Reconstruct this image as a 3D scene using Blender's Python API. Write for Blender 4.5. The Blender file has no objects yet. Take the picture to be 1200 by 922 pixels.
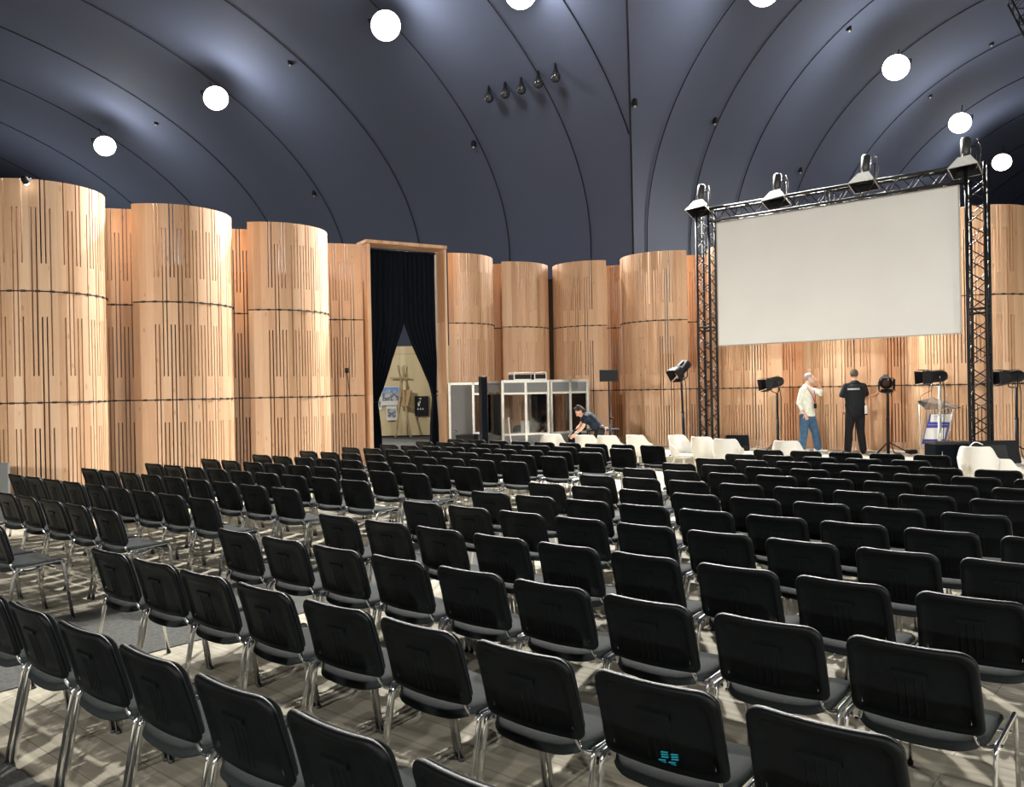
import bpy, bmesh, math, random
from mathutils import Vector, Matrix
PI = math.pi
R = math.radians
col = bpy.context.scene.collection
sc = bpy.context.scene

# ------------------------------------------------------------------ camera, world, lamps' exposure
CAM_H, FPX, PITCH, ROLL = 1.758, 980.0, -0.0042, -0.0190
cam_data = bpy.data.cameras.new('camera')
cam = bpy.data.objects.new('camera', cam_data)
col.objects.link(cam)
cam_data.sensor_width = 36.0
cam_data.sensor_fit = 'HORIZONTAL'
cam_data.lens = FPX / 1200 * 36.0
cam_data.clip_end = 300
_r = Vector((1, 0, 0)); _f = Vector((0, math.cos(PITCH), math.sin(PITCH))); _u = Vector((0, -math.sin(PITCH), math.cos(PITCH)))
_r2 = _r * math.cos(ROLL) + _u * math.sin(ROLL)
_u2 = -_r * math.sin(ROLL) + _u * math.cos(ROLL)
_m = Matrix((_r2, _u2, -_f)).transposed().to_4x4()
_m.translation = Vector((0, 0, CAM_H))
cam.matrix_world = _m
sc.camera = cam

def at(px, py, depth):
    """point of the place seen at a pixel of the photo, at a distance along the view"""
    return Vector((0, 0, CAM_H)) + (_f + _r2 * ((px - 600) / FPX) - _u2 * ((py - 461) / FPX)) * depth

world = bpy.data.worlds.new('world'); sc.world = world
world.use_nodes = True
world.node_tree.nodes['Background'].inputs[0].default_value = (0.50, 0.56, 0.70, 1)
world.node_tree.nodes['Background'].inputs[1].default_value = 0.07
sc.view_settings.view_transform = 'Standard'
sc.view_settings.look = 'None'
sc.view_settings.gamma = 1.0
sc.view_settings.use_curve_mapping = False
sc.view_settings.exposure = 0.12
LAMP_POWER = 7800.0
LAMP_RADIUS = 0.22
LAMP_COLOR = (1.0, 0.97, 0.915)

# ------------------------------------------------------------------ helpers
def tag(o, label=None, cat=None, group=None, kind=None):
    if label: o['label'] = label
    if cat: o['category'] = cat
    if group: o['group'] = group
    if kind: o['kind'] = kind
    return o

def empty(name, loc, rz=0.0, label=None, cat=None, group=None):
    o = bpy.data.objects.new(name, None); col.objects.link(o)
    o.location = loc; o.rotation_euler = (0, 0, rz)
    return tag(o, label, cat, group)

def copy_tree(o, parent=None):
    c = o.copy(); col.objects.link(c)
    if parent is not None: c.parent = parent
    for ch in list(o.children):
        if ch.type != 'LIGHT': copy_tree(ch, c)
    return c

class MB:
    """collects shapes, build() links them as ONE mesh object"""
    def __init__(s): s.v = []; s.f = []; s.uv = {}; s.sm = []
    def add(s, vs, fs, smooth=False):
        n = len(s.v); s.v += [tuple(v) for v in vs]
        for f in fs: s.f.append(tuple(i + n for i in f)); s.sm.append(smooth)
        return s
    def box(s, c, size, rz=0.0, mat=None, bev=0.0):
        x, y, z = size[0] / 2, size[1] / 2, size[2] / 2
        if bev <= 0:
            vs = [Vector((a, b, d)) for d in (-z, z) for b in (-y, y) for a in (-x, x)]
            fs = [(0, 2, 3, 1), (4, 5, 7, 6), (0, 1, 5, 4), (2, 6, 7, 3), (0, 4, 6, 2), (1, 3, 7, 5)]
        else:
            bm = bmesh.new(); bmesh.ops.create_cube(bm, size=1.0)
            for v in bm.verts: v.co = Vector((v.co.x * 2 * x, v.co.y * 2 * y, v.co.z * 2 * z))
            bmesh.ops.bevel(bm, geom=bm.edges[:], offset=bev, segments=2, affect='EDGES', profile=0.5)
            bm.verts.index_update()
            vs = [v.co.copy() for v in bm.verts]; fs = [[v.index for v in f.verts] for f in bm.faces]; bm.free()
        M = mat if mat is not None else Matrix.Translation(Vector(c)) @ Matrix.Rotation(rz, 4, 'Z')
        return s.add([M @ v for v in vs], fs)
    def beam(s, a, b, w, h, up=(0, 0, 1)):
        a, b = Vector(a), Vector(b); d = b - a; L = d.length; z = d.normalized()
        x = Vector(up).cross(z)
        if x.length < 1e-4: x = Vector((1, 0, 0)).cross(z)
        x.normalize(); y = z.cross(x)
        M = Matrix((x, y, z)).transposed().to_4x4(); M.translation = (a + b) / 2
        return s.box(None, (w, h, L), mat=M)
    def tube(s, pts, r, seg=8, cap=True, rb=None, smooth=True):
        """swept tube; r number or per-point list; rb = second radius for oval"""
        P = [Vector(p) for p in pts]; n = len(P)
        rr = r if isinstance(r, (list, tuple)) else [r] * n
        T = []
        for i in range(n):
            t = (P[min(i + 1, n - 1)] - P[max(i - 1, 0)])
            T.append(t.normalized() if t.length > 1e-9 else Vector((0, 0, 1)))
        nrm = T[0].orthogonal().normalized()
        if abs(T[0].x) < 0.95:
            nrm = (Vector((1, 0, 0)) - T[0] * T[0].x).normalized()
        vs = []
        for i in range(n):
            nrm = (nrm - T[i] * nrm.dot(T[i])).normalized(); bi = T[i].cross(nrm)
            for k in range(seg):
                a = 2 * PI * k / seg
                vs.append(P[i] + nrm * math.cos(a) * rr[i] + bi * math.sin(a) * (rr[i] if rb is None else rb))
        fs = [(i * seg + k, i * seg + (k + 1) % seg, (i + 1) * seg + (k + 1) % seg, (i + 1) * seg + k) for i in range(n - 1) for k in range(seg)]
        s.add(vs, fs, smooth)
        if cap:
            m = len(s.v) - len(vs)
            s.f.append(tuple(m + k for k in reversed(range(seg)))); s.sm.append(False)
            s.f.append(tuple(m + (n - 1) * seg + k for k in range(seg))); s.sm.append(False)
        return s
    def lathe(s, prof, c=(0, 0, 0), seg=24, mat=None, smooth=True):
        """prof list of (r, z)"""
        M = mat if mat is not None else Matrix.Translation(Vector(c))
        vs = []
        for r, z in prof:
            for k in range(seg):
                a = 2 * PI * k / seg; vs.append(M @ Vector((r * math.cos(a), r * math.sin(a), z)))
        n = len(prof)
        fs = [(i * seg + k, i * seg + (k + 1) % seg, (i + 1) * seg + (k + 1) % seg, (i + 1) * seg + k) for i in range(n - 1) for k in range(seg)]
        s.add(vs, fs, smooth)
        m = len(s.v) - len(vs)
        s.f.append(tuple(m + k for k in reversed(range(seg)))); s.sm.append(False)
        s.f.append(tuple(m + (n - 1) * seg + k for k in range(seg))); s.sm.append(False)
        return s
    def blob(s, c, rad, rot=None, seg=16, rings=10):
        """ellipsoid"""
        M = Matrix.Translation(Vector(c)) @ (rot.to_4x4() if rot is not None else Matrix.Identity(4))
        vs = [M @ Vector((0, 0, -rad[2]))]
        for i in range(1, rings):
            t = PI * i / rings - PI / 2
            for k in range(seg):
                a = 2 * PI * k / seg
                vs.append(M @ Vector((rad[0] * math.cos(t) * math.cos(a), rad[1] * math.cos(t) * math.sin(a), rad[2] * math.sin(t))))
        vs.append(M @ Vector((0, 0, rad[2])))
        fs = [(0, 1 + (k + 1) % seg, 1 + k) for k in range(seg)]
        for i in range(rings - 2):
            b = 1 + i * seg
            fs += [(b + k, b + (k + 1) % seg, b + seg + (k + 1) % seg, b + seg + k) for k in range(seg)]
        b = 1 + (rings - 2) * seg
        fs += [(b + k, b + (k + 1) % seg, len(vs) - 1) for k in range(seg)]
        return s.add(vs, fs, True)
    def limb(s, chain, side=(1, 0, 0), seg=14):
        """closed tapering limb: chain of (point, half_width, half_depth)"""
        P = [Vector(c[0]) for c in chain]; n = len(P); side = Vector(side)
        pts = []; ws = []; ds = []
        t0 = (P[1] - P[0]).normalized(); t1 = (P[-1] - P[-2]).normalized()
        for f in (0.12, 0.55, 0.85):
            k = math.sqrt(max(1 - (1 - f) ** 2, 0)); pts.append(P[0] - t0 * min(chain[0][1], chain[0][2]) * (1 - f)); ws.append(chain[0][1] * k); ds.append(chain[0][2] * k)
        for i in range(n):
            pts.append(P[i]); ws.append(chain[i][1]); ds.append(chain[i][2])
        for f in (0.85, 0.55, 0.12):
            k = math.sqrt(max(1 - (1 - f) ** 2, 0)); pts.append(P[-1] + t1 * min(chain[-1][1], chain[-1][2]) * (1 - f)); ws.append(chain[-1][1] * k); ds.append(chain[-1][2] * k)
        vs = []; m = len(pts)
        for i in range(m):
            t = (pts[min(i + 1, m - 1)] - pts[max(i - 1, 0)]).normalized()
            x = side - t * side.dot(t)
            if x.length < 1e-3: x = t.orthogonal()
            x.normalize(); y = t.cross(x)
            for k in range(seg):
                a = 2 * PI * k / seg
                vs.append(pts[i] + x * math.cos(a) * ws[i] + y * math.sin(a) * ds[i])
        fs = [(i * seg + k, i * seg + (k + 1) % seg, (i + 1) * seg + (k + 1) % seg, (i + 1) * seg + k) for i in range(m - 1) for k in range(seg)]
        fs.append(tuple(reversed(range(seg)))); fs.append(tuple((m - 1) * seg + k for k in range(seg)))
        return s.add(vs, fs, True)
    def build(s, name, mat, parent=None, loc=None, uvs=None):
        me = bpy.data.meshes.new(name); me.from_pydata(s.v, [], s.f); me.update()
        me.polygons.foreach_set('use_smooth', s.sm)
        if uvs is not None:
            l = me.uv_layers.new(name='UVMap'); flat = []
            for f in s.f:
                for i in f: flat += list(uvs[i])
            l.data.foreach_set('uv', flat)
        me.materials.append(mat)
        o = bpy.data.objects.new(name, me); col.objects.link(o)
        if parent is not None: o.parent = parent
        if loc is not None: o.location = loc
        return o

def fillet(pts, r, n=5):
    P = [Vector(p) for p in pts]; out = [P[0]]
    for i in range(1, len(P) - 1):
        a = (P[i - 1] - P[i]); b = (P[i + 1] - P[i]); k = min(r, a.length * .49, b.length * .49)
        A = P[i] + a.normalized() * k; B = P[i] + b.normalized() * k
        for j in range(n + 1):
            t = j / n; out.append(A * (1 - t) ** 2 + P[i] * 2 * t * (1 - t) + B * t * t)
    out.append(P[-1]); return out

# ------------------------------------------------------------------ materials
def mat(name, base, rough=0.5, metal=0.0, spec=0.5, sheen=0.0, emit=None, estr=0.0, alpha=1.0, trans=0.0, ior=1.45):
    m = bpy.data.materials.new(name); m.use_nodes = True
    b = m.node_tree.nodes['Principled BSDF']
    b.inputs['Base Color'].default_value = (*base, 1); b.inputs['Roughness'].default_value = rough
    b.inputs['Metallic'].default_value = metal; b.inputs['Specular IOR Level'].default_value = spec
    b.inputs['Sheen Weight'].default_value = sheen; b.inputs['IOR'].default_value = ior
    b.inputs['Alpha'].default_value = alpha; b.inputs['Transmission Weight'].default_value = trans
    if emit: b.inputs['Emission Color'].default_value = (*emit, 1); b.inputs['Emission Strength'].default_value = estr
    return m

def noisy(name, c1, c2, scale=8.0, rough=0.6, metal=0.0, bump=0.0, bscale=60.0, spec=0.5, stretch=(1, 1, 1), detail=4.0):
    m = mat(name, c1, rough, metal, spec); nt = m.node_tree; N = nt.nodes; L = nt.links; b = N['Principled BSDF']
    tc = N.new('ShaderNodeTexCoord'); mp = N.new('ShaderNodeMapping'); mp.inputs['Scale'].default_value = stretch
    no = N.new('ShaderNodeTexNoise'); no.inputs['Scale'].default_value = scale; no.inputs['Detail'].default_value = detail
    cr = N.new('ShaderNodeValToRGB'); cr.color_ramp.elements[0].color = (*c1, 1); cr.color_ramp.elements[1].color = (*c2, 1)
    cr.color_ramp.elements[0].position = 0.35; cr.color_ramp.elements[1].position = 0.65
    L.new(tc.outputs['Object'], mp.inputs[0]); L.new(mp.outputs[0], no.inputs['Vector']); L.new(no.outputs['Fac'], cr.inputs[0]); L.new(cr.outputs[0], b.inputs['Base Color'])
    if bump > 0:
        n2 = N.new('ShaderNodeTexNoise'); n2.inputs['Scale'].default_value = bscale
        bp = N.new('ShaderNodeBump'); bp.inputs['Strength'].default_value = bump; bp.inputs['Distance'].default_value = 0.01
        L.new(tc.outputs['Object'], n2.inputs['Vector']); L.new(n2.outputs['Fac'], bp.inputs['Height']); L.new(bp.outputs[0], b.inputs['Normal'])
    return m

def wood_mat(name, tones, board=0.125, tier=1.7, seed=0.0, rough=0.55):
    """UV.x metres across the boards, UV.y metres up; tones from dark to light"""
    m = mat(name, tones[0], rough, 0, 0.35); nt = m.node_tree; N = nt.nodes; L = nt.links; b = N['Principled BSDF']
    def math_(op, a, bb=None, c=None):
        n = N.new('ShaderNodeMath'); n.operation = op
        for i, x in enumerate((a, bb, c)):
            if x is None: continue
            if isinstance(x, (int, float)): n.inputs[i].default_value = x
            else: L.new(x, n.inputs[i])
        return n.outputs[0]
    uv = N.new('ShaderNodeUVMap'); sp = N.new('ShaderNodeSeparateXYZ'); L.new(uv.outputs[0], sp.inputs[0])
    u, v = sp.outputs[0], sp.outputs[1]
    bi = math_('FLOOR', math_('DIVIDE', u, board)); ti = math_('FLOOR', math_('DIVIDE', v, tier))
    idn = math_('ADD', math_('ADD', bi, math_('MULTIPLY', ti, 37.3)), seed)
    oi = N.new('ShaderNodeObjectInfo')
    wn = N.new('ShaderNodeTexWhiteNoise'); wn.noise_dimensions = '2D'
    cx = N.new('ShaderNodeCombineXYZ'); L.new(idn, cx.inputs[0]); L.new(math_('MULTIPLY', oi.outputs['Random'], 50.0), cx.inputs[1]); L.new(cx.outputs[0], wn.inputs['Vector'])
    # grain, stretched along the board and different on each board
    gx = N.new('ShaderNodeCombineXYZ'); L.new(math_('MULTIPLY', u, 26.0), gx.inputs[0]); L.new(math_('MULTIPLY', v, 0.9), gx.inputs[1]); L.new(math_('MULTIPLY', wn.outputs['Value'], 40.0), gx.inputs[2])
    g = N.new('ShaderNodeTexNoise'); g.inputs['Scale'].default_value = 1.6; g.inputs['Detail'].default_value = 6; g.inputs['Distortion'].default_value = 0.6; L.new(gx.outputs[0], g.inputs['Vector'])
    # knots
    kx = N.new('ShaderNodeCombineXYZ'); L.new(math_('MULTIPLY', u, 7.0), kx.inputs[0]); L.new(math_('MULTIPLY', v, 2.4), kx.inputs[1]); L.new(math_('MULTIPLY', wn.outputs['Value'], 9.0), kx.inputs[2])
    k = N.new('ShaderNodeTexVoronoi'); k.inputs['Scale'].default_value = 1.0; L.new(kx.outputs[0], k.inputs['Vector'])
    kn = math_('LESS_THAN', k.outputs['Distance'], 0.11)
    f = math_('ADD', math_('MULTIPLY', wn.outputs['Value'], 0.55), math_('MULTIPLY', g.outputs['Fac'], 0.45))
    cr = N.new('ShaderNodeValToRGB'); n = len(tones)
    cr.color_ramp.elements[0].color = (*tones[0], 1); cr.color_ramp.elements[0].position = 0.12
    cr.color_ramp.elements[1].color = (*tones[-1], 1); cr.color_ramp.elements[1].position = 0.85
    for i in range(1, n - 1):
        e = cr.color_ramp.elements.new(0.12 + 0.73 * i / (n - 1)); e.color = (*tones[i], 1)
    L.new(f, cr.inputs[0])
    mx = N.new('ShaderNodeMixRGB'); mx.blend_type = 'MULTIPLY'; mx.inputs[2].default_value = (0.62, 0.50, 0.40, 1)
    L.new(math_('MULTIPLY', kn, 0.55), mx.inputs[0]); L.new(cr.outputs[0], mx.inputs[1]); L.new(mx.outputs[0], b.inputs['Base Color'])
    return m

M_WOOD = wood_mat('larch_panel_wood', [(0.43, 0.25, 0.135), (0.56, 0.34, 0.20), (0.64, 0.415, 0.26), (0.70, 0.485, 0.32)])
M_EDGE = noisy('cut_timber_edge', (0.56, 0.37, 0.22), (0.66, 0.46, 0.30), 12, 0.6)
M_JOINT = mat('joint_black', (0.03, 0.025, 0.02), 0.7)
M_FLOOR = None
M_SHELL = noisy('black_plastic_shell', (0.0022, 0.0032, 0.0035), (0.0034, 0.0047, 0.005), 30, 0.46, 0, 0.15, 400, 0.16)
M_SEAT = noisy('charcoal_seat_fabric', (0.013, 0.0165, 0.0165), (0.020, 0.025, 0.025), 220, 0.9, 0, 0.3, 700, 0.2)
M_CHROME = noisy('chrome_tube', (0.66, 0.67, 0.68), (0.78, 0.79, 0.80), 25, 0.09, 1.0)
M_PAD = noisy('black_back_pad', (0.004, 0.005, 0.0055), (0.006, 0.0075, 0.008), 200, 0.85, 0, 0.2, 600, 0.15)
M_RUBBER = mat('black_rubber', (0.012, 0.012, 0.012), 0.6)
M_BLACK = noisy('black_paint', (0.008, 0.008, 0.009), (0.013, 0.013, 0.015), 40, 0.62, spec=0.25)
M_TRUSS = mat('black_truss_tube', (0.012, 0.012, 0.014), 0.45, 0.0, 0.3)
M_CLOTH = noisy('black_drape', (0.0045, 0.0065, 0.010), (0.007, 0.010, 0.0145), 60, 0.95, spec=0.1)
M_SCREEN = noisy('screen_fabric', (0.80, 0.80, 0.775), (0.83, 0.83, 0.805), 0.8, 0.85, spec=0.1)
M_WHITE = mat('white_moulded_shell', (0.78, 0.76, 0.70), 0.4)
M_WHITEC = noisy('white_seat_pad', (0.74, 0.72, 0.66), (0.80, 0.78, 0.72), 90, 0.8)
M_GREYP = mat('grey_booth_panel', (0.135, 0.140, 0.138), 0.6)
M_ALU = noisy('aluminium_profile', (0.45, 0.43, 0.38), (0.52, 0.50, 0.45), 10, 0.35, 0.5)
M_PLY = None

def floor_mat(name, c1, c2, seam):
    m = mat(name, c1, 0.75, 0, 0.3); nt = m.node_tree; N = nt.nodes; L = nt.links; b = N['Principled BSDF']
    tc = N.new('ShaderNodeTexCoord'); mp = N.new('ShaderNodeMapping'); mp.inputs['Rotation'].default_value = (0, 0, R(39.9))
    L.new(tc.outputs['Object'], mp.inputs[0])
    br = N.new('ShaderNodeTexBrick'); br.inputs['Scale'].default_value = 1.0; br.inputs['Brick Width'].default_value = 1.9; br.inputs['Row Height'].default_value = 0.24
    br.inputs['Mortar Size'].default_value = 0.003; br.inputs['Color1'].default_value = (*c1, 1); br.inputs['Color2'].default_value = (*[x * 0.90 for x in c1], 1); br.inputs['Mortar'].default_value = (*seam, 1)
    L.new(mp.outputs[0], br.inputs['Vector'])
    ms = N.new('ShaderNodeMapping'); ms.inputs['Scale'].default_value = (0.8, 9.0, 1); L.new(mp.outputs[0], ms.inputs[0])
    no = N.new('ShaderNodeTexNoise'); no.inputs['Scale'].default_value = 3.0; no.inputs['Detail'].default_value = 6; L.new(ms.outputs[0], no.inputs['Vector'])
    cr = N.new('ShaderNodeValToRGB'); cr.color_ramp.elements[0].position = 0.3; cr.color_ramp.elements[1].position = 0.7
    cr.color_ramp.elements[0].color = (*c2, 1); cr.color_ramp.elements[1].color = (1, 1, 1, 1); L.new(no.outputs['Fac'], cr.inputs[0])
    mx = N.new('ShaderNodeMixRGB'); mx.blend_type = 'MULTIPLY'; mx.inputs[0].default_value = 1.0
    L.new(br.outputs['Color'], mx.inputs[1]); L.new(cr.outputs[0], mx.inputs[2]); L.new(mx.outputs[0], b.inputs['Base Color'])
    return m
M_FLOOR = floor_mat('pale_oak_floor', (0.46, 0.42, 0.325), (0.66, 0.66, 0.66), (0.22, 0.20, 0.16))
M_STAGE = floor_mat('pale_stage_floor', (0.46, 0.43, 0.36), (0.84, 0.84, 0.84), (0.35, 0.33, 0.28))
M_CARPET = noisy('dark_grey_carpet', (0.085, 0.085, 0.08), (0.125, 0.125, 0.118), 35, 0.95, 0, 0.5, 300, 0.1)
M_DOME = noisy('navy_roof_fabric', (0.086, 0.103, 0.160), (0.094, 0.112, 0.174), 0.12, 0.75, spec=0.2)
M_SEAM = mat('roof_seam', (0.008, 0.009, 0.014), 0.8)

# ------------------------------------------------------------------ setting: floor, stage, roof
RX = Vector((math.cos(-0.6957), math.sin(-0.6957), 0))      # along the chair rows
FX = Vector((-RX.y, RX.x, 0))                               # towards the stage

b = MB(); b.add([(-70, -15, 0), (60, -15, 0), (60, 80, 0), (-70, 80, 0)], [(0, 1, 2, 3)])
tag(b.build('floor', M_FLOOR), kind='structure')
# dark carpet runner along the aisle between the two blocks, and the cross aisle behind the last row
def slab(name, pts, z0, z1, m, kind='structure'):
    q = MB(); n = len(pts)
    q.add([(p[0], p[1], z0) for p in pts] + [(p[0], p[1], z1) for p in pts],
          [tuple(reversed(range(n))), tuple(range(n, 2 * n))] + [(i, (i + 1) % n, n + (i + 1) % n, n + i) for i in range(n)])
    return tag(q.build(name, m), kind=kind)
c0 = Vector((-2.22, 6.08, 0)); 
pa = c0 - FX * 6.0; pb = c0 + FX * 9.6; w = RX * -1.52
slab('floor_carpet_aisle', [pa, pb, pb + w, pa + w], 0.0005, 0.007, M_CARPET)
d0 = Vector((-2.47, 4.04, 0)); 
slab('floor_carpet_cross_aisle', [d0 - RX * 2.6 - FX * 1.6, d0 + RX * 9 - FX * 1.6, d0 + RX * 9, d0 - RX * 2.6], 0.0005, 0.0065, M_CARPET)
STAGE_Z = 0.32
SP = [(2.3, 18.5), (7.2, 12.15), (8.7, 10.2), (14.5, 14.5), (5.0, 25.0), (2.6, 25.0)]
slab('floor_stage', SP, 0.0, STAGE_Z, M_STAGE)

# roof: two barrel vaults of a cross-shaped hall meeting in one groin
U0 = 10.5
NL = Vector((math.sin(.749), math.cos(.749), 0)); UL = Vector((NL.y, -NL.x, 0))
NR = Vector((math.sin(-.872), math.cos(-.872), 0)); UR = Vector((NR.y, -NR.x, 0))
DL, AL, DR, AR, BV = 24.25, 19.17, 15.42, 11.82, 10.5
ZSP = CAM_H + 0.5 * U0
def plan(sl, sr):
    det = NL.x * NR.y - NL.y * NR.x
    return Vector(((sl * NR.y - NL.y * sr) / det, (NL.x * sr - NR.x * sl) / det, 0))
THS = [0] + [i / 40 * PI / 2 for i in range(0, 41)]
def vault(name, D, A, N_, U_, sign):
    q = MB(); rows = []
    for j, th in enumerate(THS):
        c = math.cos(th); s_ = D - A * (1 - c); z = 0.0 if j == 0 else ZSP + BV * math.sin(th)
        G = plan(DL - AL * (1 - c), DR - AR * (1 - c)); tg = G.dot(U_)
        rows.append([N_ * s_ + U_ * (tg + sign * 110 * (k / 24) ** 1.5) + Vector((0, 0, z)) for k in range(25)])
    vs = [p for r in rows for p in r]; W = 25
    q.add(vs, [(i * W + k, i * W + k + 1, (i + 1) * W + k + 1, (i + 1) * W + k) for i in range(len(rows) - 1) for k in range(W - 1)], True)
    return tag(q.build(name, M_DOME), kind='structure')
vault('ceiling_left_vault', DL, AL, NL, UL, -1)
vault('ceiling_right_vault', DR, AR, NR, UR, 1)
q = MB(); zt = ZSP + BV + 0.02
for N_, U_, s_ in ((NL, UL, DL - AL), (NR, UR, DR - AR)):
    q.add([N_ * s_ + U_ * -110 + Vector((0, 0, zt)), N_ * s_ + U_ * 110 + Vector((0, 0, zt)), N_ * -12 + U_ * 110 + Vector((0, 0, zt)), N_ * -12 + U_ * -110 + Vector((0, 0, zt))], [(0, 1, 2, 3)])
    zt += 0.02
tag(q.build('ceiling', M_DOME), kind='structure')
def seam_line(D, A, N_, U_, t, sign, name, r=0.018):
    pts = []
    for j, th in enumerate([0] + [i / 60 * PI / 2 for i in range(0, 61)]):
        c = math.cos(th); s_ = D - A * (1 - c); z = 0.02 if j == 0 else ZSP + BV * math.sin(th)
        tg = plan(DL - AL * (1 - c), DR - AR * (1 - c)).dot(U_)
        if (t - tg) * sign < 0: continue
        pts.append(N_ * (s_ - 0.03) + U_ * t + Vector((0, 0, z - 0.02)))
    if len(pts) > 2:
        q = MB(); q.tube(pts, r, 6); tag(q.build(name, M_SEAM), kind='structure')
n = 1
for t in (-1.532, -1.76, -2.143, -2.645, -3.152, -3.654, -4.173, -4.69, -5.2, -5.72, -6.24, -6.76, -7.28):
    seam_line(DL, AL, NL, UL, t * U0, -1, 'trim_%d' % n); n += 1
for t in (2.472, 2.777, 3.123, 3.635, 4.134, 4.669, 5.212, 5.74, 6.26, 6.8, 7.3):
    seam_line(DR, AR, NR, UR, t * U0, 1, 'trim_%d' % n); n += 1
pts = [plan(DL - AL * (1 - math.cos(th)), DR - AR * (1 - math.cos(th))) * 0.998 + Vector((0, 0, (0 if j == 0 else ZSP + BV * math.sin(th)) - 0.03)) for j, th in enumerate(THS)]
q = MB(); q.tube(pts, 0.035, 6); tag(q.build('trim_%d' % n, M_SEAM), kind='structure'); n += 1

# ------------------------------------------------------------------ ceiling lamps
M_LENS = mat('lamp_lens_lit', (1, 1, 1), 0.4, emit=(1.0, 0.97, 0.9), estr=9.0)
def make_lamp():
    t = empty('ceiling_floodlight', (0, 0, 0))
    h = MB(); h.lathe([(0.16, 0.62), (0.30, 0.55), (0.36, 0.25), (0.44, 0.05), (0.455, 0.02), (0.44, 0.01), (0.40, 0.03)], seg=28); h.build('housing', M_BLACK, t)
    l = MB(); l.lathe([(0.45, 0.02), (0.48, -0.02), (0.44, -0.07), (0.22, -0.11), (0.02, -0.13)], seg=28); l.build('lens', M_LENS, t)
    y = MB(); y.tube(fillet([(-0.42, 0, 0.2), (-0.5, 0, 0.3), (-0.5, 0, 0.85), (0.5, 0, 0.85), (0.5, 0, 0.3), (0.42, 0, 0.2)], 0.08), 0.025, 8)
    y.tube([(0, 0, 0.85), (0, 0, 2.6)], 0.02, 8); y.build('yoke', M_BLACK, t)
    return t
lamp0 = make_lamp(); _first = True
LAMP_H = 12.0
LAMPS = [(452, 30, 'large floodlight shining at the top, left of the five dark globes', 1.0),
         (253, 115, 'floodlight glowing above the second timber column from the left', 1.4),
         (123, 171, 'lowest floodlight at the left, above the leftmost timber columns', 1.4),
         (610, -9, 'floodlight cut by the top edge above the five dark globes', 4.0),
         (895, -12, 'floodlight cut by the top edge above the left end of the screen', 4.0),
         (1050, 79, 'largest floodlight glowing above the right half of the screen', 1.4),
         (1125, 144, 'middle of the three floodlights at the right, above the truss corner', 1.2),
         (1174, 190, 'smallest floodlight, low at the right beside the truss tower', 1.2)]
def put_lamp(p, label, k=1.0, tilt=0.66, cone=70, blend=0.30, aim=(1.5, 7), spill=0.052):
    global _first
    t = lamp0 if _first else copy_tree(lamp0); _first = False
    t.location = p; tag(t, label, 'floodlight', 'ceiling floodlights')
    d = Vector((*aim, 0)) - Vector((p[0], p[1], 0)); d.z = -d.length * tilt
    q = d.normalized().to_track_quat('-Z', 'Y'); t.rotation_mode = 'QUATERNION'; t.rotation_quaternion = q
    L = bpy.data.lights.new('flood', 'SPOT'); L.energy = LAMP_POWER * k; L.shadow_soft_size = LAMP_RADIUS; L.color = LAMP_COLOR
    L.spot_size = R(cone); L.spot_blend = blend
    lo = bpy.data.objects.new('light_bulb', L); col.objects.link(lo); lo.parent = t; lo.location = (0, 0, -0.38)
    S = bpy.data.lights.new('spill', 'POINT'); S.energy = LAMP_POWER * (spill if k > 0.2 else 0.002); S.shadow_soft_size = 0.45; S.color = LAMP_COLOR
    so = bpy.data.objects.new('light_spill', S); col.objects.link(so); so.parent = t; so.location = (0, 0, -0.60)
for px, py, lab, k in LAMPS:
    dep = LAMP_H * FPX / ((461 + FPX * math.tan(PITCH) + (px - 600) * math.tan(ROLL)) - py)
    put_lamp(at(px, py, dep), lab, k)
# unseen lamps behind the camera, placed low to light walls more than floor
for p, lab, k in (((-15.0, -17.0, 6.4), 'floodlight far behind the seating on the left, outside the photo', 2.44),
                  ((8.0, -24.0, 6.4), 'floodlight far behind the seating on the right, outside the photo', 2.7),
                  ((22.0, -10.0, 6.4), 'floodlight beyond the right edge of the seating, outside the photo', 1.6)):
    put_lamp(Vector(p), lab, k * 0.84, 0.58, 72, 0.5)
# unseen lamps added down both naves to brighten the dark vaults
put_lamp(Vector((-27.0, 46.0, 9.5)), 'added floodlight brightening the left vault, hidden behind the leftmost timber screen', 1.2, 0.66, 70, 0.3, (1.5, 7), 0.12)
put_lamp(Vector((31.0, 40.0, 10.5)), 'added floodlight brightening the right vault, beyond the right edge of the photo', 1.2, 0.66, 70, 0.3, (1.5, 7), 0.06)
# one lamp of the corridor behind the doorway
put_lamp(Vector((-6.6, 27.0, 3.9)), 'corridor floodlight hidden behind the timber doorway', 0.065, 0.9, 110, 0.6, (-4.2, 33))


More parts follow.
